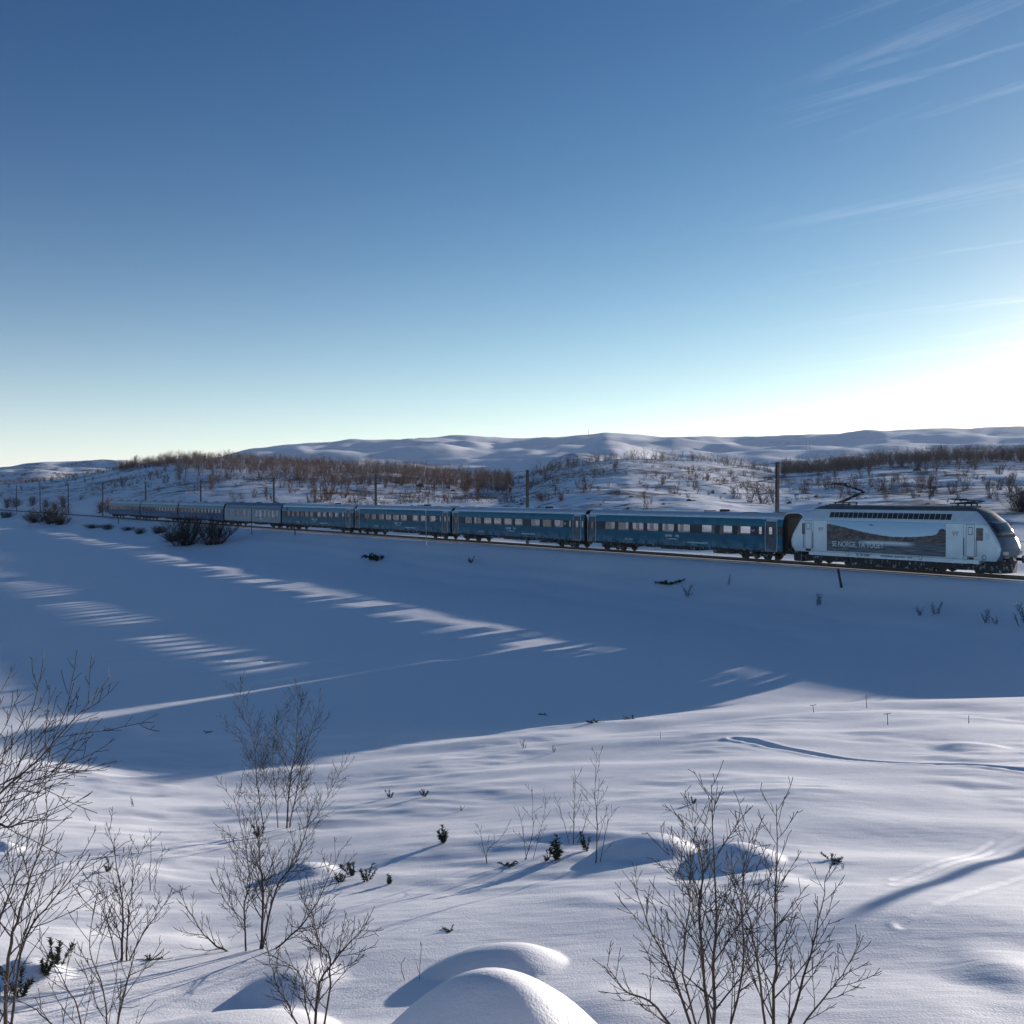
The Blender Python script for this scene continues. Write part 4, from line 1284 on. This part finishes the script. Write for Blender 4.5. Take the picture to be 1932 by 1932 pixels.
def twig_mesh(seed, n=7):
    rng = random.Random(seed); mb = MB()
    for i in range(n):
        a = rng.uniform(0, 6.28); tl = rng.uniform(.05, .6)
        d = Vector((math.cos(a) * math.sin(tl), math.sin(a) * math.sin(tl), math.cos(tl)))
        grow(mb, Vector((rng.uniform(-.15, .15), rng.uniform(-.15, .15), -.08)), d, rng.uniform(.5, 1.05), .016, 2, rng, rmin=.010, dens=.8)
    return mb.mesh('dry_twig', M['twig'])


TWG = [twig_mesh(s) for s in range(3)] + [twig_mesh(7, 3)]
twigs = [(990, 1412, 18, 0, 'dry twigs poking out below the bank crest, left tuft'), (1045, 1420, 14, 1, 'dry twigs poking out below the bank crest, right tuft'), (1300, 1126, 26, 0, 'thin twig tuft on the far bank right of the spreading juniper'), (1375, 1104, 22, 3, 'thin upright twigs on the far bank below the engine coupling'), (1545, 1142, 24, 1, 'sparse twigs on the far bank below the leaning stake'),
         (1735, 1162, 24, 2, 'left twig tuft on the far bank below the engine'), (1765, 1160, 28, 0, 'right twig tuft on the far bank below the engine'), (1860, 1175, 26, 1, 'twig tuft on the far bank near the right edge'), (1880, 1178, 18, 2, 'low twigs on the far bank near the right edge'), (1930, 1180, 50, 0, 'tall twigs on the far bank cut by the right edge'), (1590, 1640, 12, 1, 'dry twigs below the flat juniper'), (250, 1522, 22, 3, 'thin twig in the open snow left of the five-stemmed birch'), (870, 1530, 12, 2, 'dry grass tuft on the open slope')]
for (px, py, h_, k_, lb) in twigs:
    g = ray_ground(px, py); o = link_mesh('dry_twigs', TWG[k_]); o.location = g; s_ = h_ * g.y / W; o.scale = (s_, s_, s_); o.rotation_euler = (0, 0, px * 1.7)
    tag(o, lb, 'twigs', 'dry twigs in the snow')

# stakes and marker poles
M['stake'] = mat('stake_wood', (0.05, 0.042, 0.038), .8, 0, .3, 6)
M['pole_pale'] = mat('pale_pole', (0.42, 0.43, 0.45), .6, 0, .15, 6)


def stake(px, py, tx, ty, r_, label, name='marker_stake', material='stake', cross=False):
    g = ray_ground(px, py); t_ = at_depth(tx, ty, g.y) - g
    mb = MB(); rng = random.Random(px)
    pts = [Vector((0, 0, -.3))] + [t_ * u + Vector((rng.gauss(0, r_ * .25), 0, 0)) for u in (0.0, .35, .7, 1.0)]
    mb.tube(pts, [r_ * 1.05, r_ * 1.05, r_, r_ * .95, r_ * .8], 8)
    if cross: mb.tube([t_ * .93 + Vector((-.12, 0, 0)), t_ * .95 + Vector((.12, 0, .02))], r_ * .8, 5)
    o = mb.build(name, M[material], None, True, 50); o.location = g
    tag(o, label, 'stake', 'stakes and marker poles')


stake(1587, 1109, 1581, 1073, .10, 'dark leaning wooden stake on the bank below the engine')
stake(805, 1034, 803, 960, .045, 'thin pale pole in front of the second and third coaches', material='pole_pale')
stake(557, 1010, 556, 991, .09, 'short dark stake on the bank below the heart marked coach')
stake(475, 1008, 474, 945, .06, 'dark thin pole standing before the grey sleeping coach')
stake(224, 988, 221, 968, .09, 'short dark stake below the last blue coach')
stake(1535, 1344, 1534, 1330, .012, 'thin stalk on the bank crest, leftmost of three', cross=True)
stake(1635, 1336, 1634, 1310, .012, 'thin tall stalk on the bank crest, middle of three')
stake(1675, 1368, 1674, 1346, .012, 'thin stalk with a cross piece below the bank crest', cross=True)
stake(1828, 1365, 1828, 1350, .010, 'thin short stalk near the right edge of the bank')
stake(1246, 1394, 1246, 1380, .010, 'thin pale stalk on the slope right of the crest junipers', material='pole_pale')


# ------------------------------------------------------------------ bushes, trees and rocks beyond
def bush_geo(mb, rng, base, h, wid, n, tr, thick, m=0, lean=.25):
    """bare tree: trunks and n thin three-sided twigs fanned through the crown"""
    for k in range(tr):
        d = Vector((rng.gauss(0, lean), rng.gauss(0, lean), 1)) * h * rng.uniform(.7, 1.0)
        o_ = Vector((rng.uniform(-.12, .12) * wid, rng.uniform(-.12, .12) * wid, -.3))
        mid = d * .5 + Vector((rng.gauss(0, .05), rng.gauss(0, .05), 0)) * h
        mb.tube([base + o_, base + o_ + mid, base + o_ + d], [thick * 1.5, thick * 1.0, thick * .35], 3, m, False)
        for j in range(n // tr):
            t = rng.uniform(.10, 1.0)
            p = base + o_ + (mid * (t * 2) if t < .5 else mid.lerp(d, t * 2 - 1))
            a = rng.uniform(0, 6.28); up = rng.uniform(.15, 1.25) + .5 * t
            L_ = rng.uniform(.35, 1.0) * wid * .60 * (.55 + .9 * math.sin(math.pi * min(1, t * .92 + .06)))
            v_ = Vector((math.cos(a), math.sin(a), up)).normalized() * L_
            th = thick * rng.uniform(.5, 1.0)
            for (pp, vv, k_) in ((p, v_, 1.0), (p + v_ * .4, Vector((math.cos(a + .8), math.sin(a + .8), up * 1.1)).normalized() * L_ * .55, .7), (p + v_ * .65, Vector((math.cos(a - .9), math.sin(a - .9), up * 1.3)).normalized() * L_ * .45, .6)):
                s1 = Vector((-math.sin(a), math.cos(a), 0)) * th * k_; s2 = Vector((0, 0, 1)) * th * k_
                b = len(mb.v); mb.v += [tuple(pp + s1), tuple(pp - s1), tuple(pp + s2), tuple(pp + vv)]
                mb.face((b, b + 1, b + 3), m); mb.face((b + 1, b + 2, b + 3), m); mb.face((b + 2, b, b + 3), m)


def unit_bush(seed, h, wid, n, tr, thick, material, name, lean=.25):
    mb = MB(); bush_geo(mb, random.Random(seed), Vector((0, 0, 0)), h, wid, n, tr, thick, 0, lean)
    return mb.mesh(name, material)


UB = [unit_bush(100 + i, 1, .62, 110, 4, .011, M['far_birch'], 'birch_bush') for i in range(4)] + \
     [unit_bush(120 + i, 1, .62, 110, 4, .011, M['far_birch_grey'], 'birch_bush') for i in range(3)] + \
     [unit_bush(130 + i, 1, 1.1, 170, 8, .012, M['far_birch_red'], 'birch_bush') for i in range(2)] + \
     [unit_bush(140 + i, 1, .40, 60, 1, .012, M['far_birch'], 'birch_bush') for i in range(2)] + \
     [unit_bush(150 + i, .95, 1.25, 420, 14, .010, M['dark_bush'], 'birch_bush', .55) for i in range(3)]


def far_bush(px, py, hpx, k, label, group, name='birch_bush', cat='bush', sxy=1.0):
    g = ray_ground(px, py, dmin=60)
    if g is None: return None
    o = link_mesh(name, UB[k]); o.location = g; s_ = hpx * g.y / W
    o.scale = (s_ * sxy, s_ * sxy, s_); o.rotation_euler = (0, 0, random.Random(int(px * 13 + py)).uniform(0, 6.28))
    tag(o, label, cat, group)
    return o


# picked-out trees and bushes on the slopes behind the train
named = [(1415, 948, 50, 5, 'grey birch bush left of the broad grey thicket'), (1440, 950, 55, 6, 'broad grey birch thicket left of the tall mast, left half'), (1458, 950, 46, 4, 'grey birch thicket close to the tall mast'), (1385, 940, 38, 5, 'grey birch bush in front of the mid slope, left of the thicket'),
         (1758, 935, 52, 4, 'rounded grey birch above the engine windows'), (1735, 930, 44, 5, 'rounded grey birch left of its taller twin above the engine'), (1662, 925, 40, 6, 'bare birch on the slope above the middle of the engine'), (1615, 925, 42, 4, 'sparse birch on the slope above the printed panel'), (1573, 920, 34, 5, 'bare birch on the slope above the pantograph'),
         (1218, 948, 40, 9, 'lone slim tree on the open snow between the masts'), (1218, 960, 20, 0, 'low brown bush under the lone slim tree'), (1108, 925, 42, 0, 'brown birch bush on the middle slope'), (1045, 935, 38, 9, 'slim birch right of the second mast'), (1020, 945, 22, 7, 'reddish low bush right of the second mast'), (1060, 945, 20, 7, 'reddish low bush in the middle of the slope'),
         (905, 938, 34, 0, 'brown bush left of the second mast'), (790, 930, 24, 1, 'brown bush beside the dark boulder'), (620, 945, 60, 1, 'tall brown birch thicket behind the heart marked coach'), (600, 948, 46, 2, 'brown birch thicket left of the tall one'), (645, 940, 44, 3, 'brown birch thicket right of the tall one'), (550, 930, 36, 0, 'brown birch above the grey sleeping coach'), (508, 945, 52, 9, 'slim dark tree above the blue coaches'),
         (340, 905, 46, 4, 'dark birch on the snowy knob'), (395, 925, 34, 0, 'brown birch on the slope of the snowy knob'), (430, 905, 30, 1, 'brown birch right of the snowy knob'), (1905, 930, 55, 4, 'grey birch near the right edge of the slope'), (1870, 940, 48, 6, 'grey birch bush left of the right edge birch'), (1820, 925, 40, 5, 'grey birch bush at the right above the engine cab'),
         (1520, 930, 34, 6, 'sparse grey birch above the pantograph arm'), (1310, 925, 26, 4, 'grey birch bush on the middle of the right slope'), (1160, 890, 30, 4, 'dark birch on the ridge hump')]
for a_ in named: far_bush(*a_, 'birches on the slope behind the train')
# junipers-dark tree at the right edge
far_bush(1930, 965, 55, 11, 'dark dense tree at the right edge beyond the engine nose', 'birches on the slope behind the train', cat='tree')
# reddish willow bushes by the line at the left
for i, (px, py, h_) in enumerate([(205, 966, 34), (190, 968, 26), (215, 968, 24), (120, 958, 26), (105, 962, 20), (60, 955, 22), (30, 957, 26), (15, 958, 22), (85, 958, 20)]):
    far_bush(px, py, h_, 7 + i % 2, 'reddish willow bush by the track at the tail of the train' if i < 3 else ('pale reddish willow bush beside the line, ' + ('just left of the mast near the train tail' if px > 100 else 'between the far left masts' if px > 50 else 'at the left edge of the view')), 'willow bushes along the line')
# dark bushes on the near side of the railway bank
for (px, py, h_, k_, sx, lb) in [(350, 1028, 66, 11, 1.0, 'large dark bush on the railway bank, tallest of the left pair'), (402, 1027, 48, 12, 1.0, 'dark bush on the railway bank, right of the tallest'), (322, 1022, 22, 13, 1.7, 'low dark bush at the left foot of the tallest bank bush'),
                                 (95, 988, 38, 12, 1.2, 'dark bush on the bank at the far left'), (70, 986, 22, 11, 1.5, 'low dark bush left of the far left bank bush'), (115, 990, 18, 11, 1.3, 'low dark bush right of the far left bank bush'), (10, 977, 14, 12, 1.4, 'small dark bush at the left edge of the bank'), (176, 997, 9, 12, 2.2, 'small dark bush, first of the bank row'), (206, 999, 12, 13, 1.7, 'small dark bush, second of the bank row'), (238, 1001, 8, 12, 2.0, 'small dark bush, third of the bank row'), (262, 1007, 13, 11, 1.5, 'small dark bush, fourth of the bank row'), (297, 1007, 18, 13, 1.3, 'small dark bush, fifth of the bank row')]:
    far_bush(px, py, h_, k_, lb, 'dark bushes on the railway bank', 'bank_bush', 'bush', sx)

PLACE = [(60, ''), (150, ''), (235, 'last blue coach'), (330, 'second last coach'), (430, 'third last coach'), (530, 'grey coach'), (600, 'left end of heart marked coach'), (665, 'right end of heart marked coach'), (755, 'left half of third coach'), (845, 'right half of third coach'),
         (970, 'left half of second coach'), (1100, 'right half of second coach'), (1230, 'left end of first coach'), (1360, 'middle of first coach'), (1480, 'right end of first coach'), (1560, 'rear of engine'), (1680, 'left half of engine'), (1790, 'right half of engine'), (1870, 'engine cab door'), (9999, 'engine nose')]


def where(px, py):
    if px < 150: return 'on the flats left of the train tail' if px > 60 else 'on the flats at the far left'
    p = [t for x, t in PLACE if px < x][0]
    return ('high' if py < 895 else ('halfway' if py < 925 else 'low')) + ' on slope above ' + p


# scattered bushes: countable individuals, alike
rng = random.Random(5)
cnt = 0
zones = [((420, 980), (905, 950), 70, (0, 1, 2, 3), 'small brown birch bush scattered on the slope left of the second mast', 12, 26), ((1000, 1460), (890, 952), 60, (0, 4, 5, 2), 'small birch bush scattered on the slope between the two near masts', 10, 24),
         ((1480, 1932), (880, 945), 70, (4, 5, 6), 'small grey birch bush scattered on the slope above the engine', 14, 32), ((230, 420), (870, 940), 34, (0, 4, 2), 'small birch bush scattered on the snowy knob at the left', 10, 26), ((0, 220), (905, 948), 16, (4, 5), 'small bush scattered on the far left flats', 8, 16)]
for (xr, yr, n_, ks, lb, h0, h1) in zones:
    for i in range(n_):
        x_, y_, h_ = rng.uniform(*xr), rng.uniform(*yr), rng.uniform(h0, h1); k_ = rng.choice(ks)
        sz = 'small' if h_ < h0 + (h1 - h0) * .4 else 'tall'
        far_bush(x_, y_, h_, k_, '%s %s birch bush %s' % (sz, 'grey' if k_ in (4, 5, 6) else 'brown', where(x_, y_)), 'birch bushes scattered over the slopes behind the train')

# woods: dense masses of bare birches on the crests
def wood(name, label, xr, yfun, n_, mats_, h0, h1, seed, dens=26):
    rg = random.Random(seed); mb = MB()
    xs = [rg.uniform(*xr) for _ in range(n_)]
    X = []; 
    for x in xs:
        d1 = float(np.interp(x, *L1D)); lo, hi = yfun(x)
        D = d1 * rg.uniform(lo, hi)
        t = (x - 966) / W
        X.append((t * D, D))
    X = np.array(X); Zs = H(X[:, 0], X[:, 1])
    for (x, y), z in zip(X, Zs):
        h_ = rg.uniform(h0, h1)
        bush_geo(mb, rg, Vector((x, y, z)), h_, h_ * rg.uniform(.7, 1.1), dens, 2, .034, rg.choice((0, 0, 1)), .30)
    o = mb.build(name, mats_)
    tag(o, label, 'wood', kind='stuff')
    return o


wood('birch_wood', 'brown leafless birch wood covering the middle ridge', (225, 965), lambda x: (np.interp(x, [225, 300, 420, 600, 960], [.92, .86, .72, .58, .62]), 1.04), 2300, [M['far_birch'], M['far_birch_grey']], 1.8, 5.6, 50)
wood('birch_wood', 'grey leafless birch wood along the crest of the right ridge', (1475, 2100), lambda x: (np.interp(x, [1475, 1560, 1750, 2100], [.93, .84, .80, .78]), 1.05), 1500, [M['far_birch_grey'], M['far_birch']], 2.2, 6.6, 51)
wood('birch_wood', 'sparse dark birches along the snowy hump between the ridges', (1000, 1470), lambda x: (.93, 1.06), 210, [M['far_birch_grey'], M['far_birch']], 2.2, 5.2, 52)
wood('birch_wood', 'thin dark scrub on the low crest at the far left', (-60, 240), lambda x: (.93, 1.05), 260, [M['far_birch_grey'], M['far_birch']], 1.5, 3.2, 53)


def scrub():
    rg = random.Random(77); mb = MB(); P = []
    nr = np.random.RandomState(77); x = nr.uniform(150, 1990, 40000); D = 120 + nr.uniform(.25, 1.0, 40000) * (np.interp(x, TX, T_D1) - 100)
    X_, Y_ = (x - 966) / W * D, D
    n_ = fbm(X_ * .02, Y_ * .012, 301, 2) + nr.normal(0, .10, 40000)
    ok = (n_ > .12) & (-((X_ - TP0[0]) * TN[0] + (Y_ - TP0[1]) * TN[1]) > 22)
    P = np.stack([X_[ok], Y_[ok]], 1)[:4200]
    Z = H(P[:, 0], P[:, 1])
    for (x, y), z in zip(P, Z):
        h_ = rg.uniform(.3, 1.15) * (.6 + y / 500)
        bush_geo(mb, rg, Vector((x, y, z - .05)), h_, h_ * 1.6, 10, 2, .03, rg.choice((0, 0, 1)), .5)
    o = mb.build('scrub', [M['far_birch'], M['far_birch_grey']])
    tag(o, 'low red-brown scrub strewn over the snowy slopes behind the train', 'scrub', kind='stuff')


scrub()


# rocks
def rock_mesh(seed):
    rg = random.Random(seed); mb = MB(); rings = []
    n = 7
    for i, (z, r_) in enumerate(((-.5, .9), (-.1, 1.0), (.25, .85), (.5, .5), (.58, .15))):
        rings.append([(r_ * math.cos(6.283 * k / n) * rg.uniform(.75, 1.2), r_ * .8 * math.sin(6.283 * k / n) * rg.uniform(.75, 1.2), z * rg.uniform(.8, 1.15)) for k in range(n)])
    mb.rings(rings); return mb.mesh('boulder', M['rock'])


RK = [rock_mesh(s) for s in range(5)]
rocks = [(748, 912, 9, 'dark boulder on the slope above the third teal coach'), (793, 918, 10, 'rounded boulder beside its dark neighbour on the mid slope'), (855, 927, 6, 'small dark boulder left of the second mast'), (985, 952, 5, 'small boulder by the foot of the second mast'), (1300, 945, 6, 'dark boulder right of the lone slim tree'), (1185, 960, 5, 'small boulder above the first coach roof'),
         (1252, 952, 5, 'low boulder between the lone slim tree and the thicket'), (1490, 950, 7, 'dark boulder right of the tall mast'), (1540, 938, 6, 'dark boulder behind the raised pantograph'), (1730, 888, 9, 'dark boulder on the ridge under the right wood')]
for (px, py, r_, lb) in rocks:
    g = ray_ground(px, py, dmin=60); o = link_mesh('boulder', RK[px % 5]); o.location = g; s_ = r_ * g.y / W; o.scale = (s_, s_, s_); o.rotation_euler = (0, 0, px)
    tag(o, lb, 'boulder', 'boulders on the slope behind the train')
for i in range(90):
    px, py = rng.uniform(560, 1920), rng.uniform(900, 956)
    g = ray_ground(px, py, dmin=60)
    if g is None or g.y > 650: continue
    o = link_mesh('boulder', RK[i % 5]); o.location = g; s_ = rng.uniform(1.5, 4.5) * g.y / W; o.scale = (s_ * 1.4, s_, s_ * .8); o.rotation_euler = (0, 0, i)
    tag(o, 'flat stone in snow ' + where(px, py), 'boulder', 'low stones on the slope behind the train')

# a telecom mast far away on the mountain and faint pylons
g = ray_ground(1110, 822, dmin=900, dmax=9000)
if g is not None:
    mm = MB(); h_ = 14 * g.y / W
    mm.tube([(0, 0, -3), (0, 0, h_)], [g.y * .0004, g.y * .0002], 5)
    o = mm.build('telecom_mast', M['steel']); o.location = g
    tag(o, 'tiny thin mast on the far mountain left of the peak', 'mast')
for px in (1522, 1528):
    g = ray_ground(px, 850, dmin=600, dmax=9000)
    if g is None: continue
    mm = MB(); h_ = 17 * g.y / W; mm.tube([(0, 0, -3), (0, 0, h_)], g.y * .00025, 4)
    o = mm.build('power_pole', M['steel']); o.location = g
    tag(o, 'tiny power line pole on the far plateau above the pantograph, ' + ('left one' if px < 1525 else 'right one'), 'pole', 'far power poles')
# pole beside the view: only its shadow falls into the picture
g = ray_ground(1660, 1700)
p_ = Vector((g.x + math.sin(SUN_AZ) * 24, g.y + math.cos(SUN_AZ) * 24, 0)); p_.z = float(H(p_.x, p_.y))
mm = MB(); mm.tube([(0, 0, -.5), (0.02, 0, 2.5), (.05, 0, 5.2)], [.15, .14, .13], 10)
o = mm.build('wooden_pole', M['stake'], None, True); o.location = p_
tag(o, 'wooden pole right of the view whose shadow crosses the lower right snow', 'pole')

# ------------------------------------------------------------------ haze: thin winter air over the whole valley
zs = np.empty(len(ground.data.vertices) * 3, np.float32); ground.data.vertices.foreach_get('co', zs)
ztop = float(zs[2::3].max()) + 12; zbot = float(zs[2::3].min()) - 1
hz_mb = MB(); hz_mb.box(-14200, 14200, -14200, 14200, zbot, ztop)
M['haze'] = bpy.data.materials.new('winter_haze'); M['haze'].use_nodes = True
hn = M['haze'].node_tree.nodes; hl_ = M['haze'].node_tree.links
for n_ in list(hn):
    if n_.type != 'OUTPUT_MATERIAL': hn.remove(n_)
pv = hn.new('ShaderNodeVolumePrincipled'); pv.inputs['Color'].default_value = (.86, .92, 1.0, 1); pv.inputs['Density'].default_value = 2e-5
pv.inputs['Anisotropy'].default_value = .2
hl_.new(pv.outputs[0], [n_ for n_ in hn if n_.type == 'OUTPUT_MATERIAL'][0].inputs['Volume'])
hz_o = hz_mb.build('haze', M['haze'])
tag(hz_o, 'thin pale winter haze over the valley', 'haze', kind='stuff')
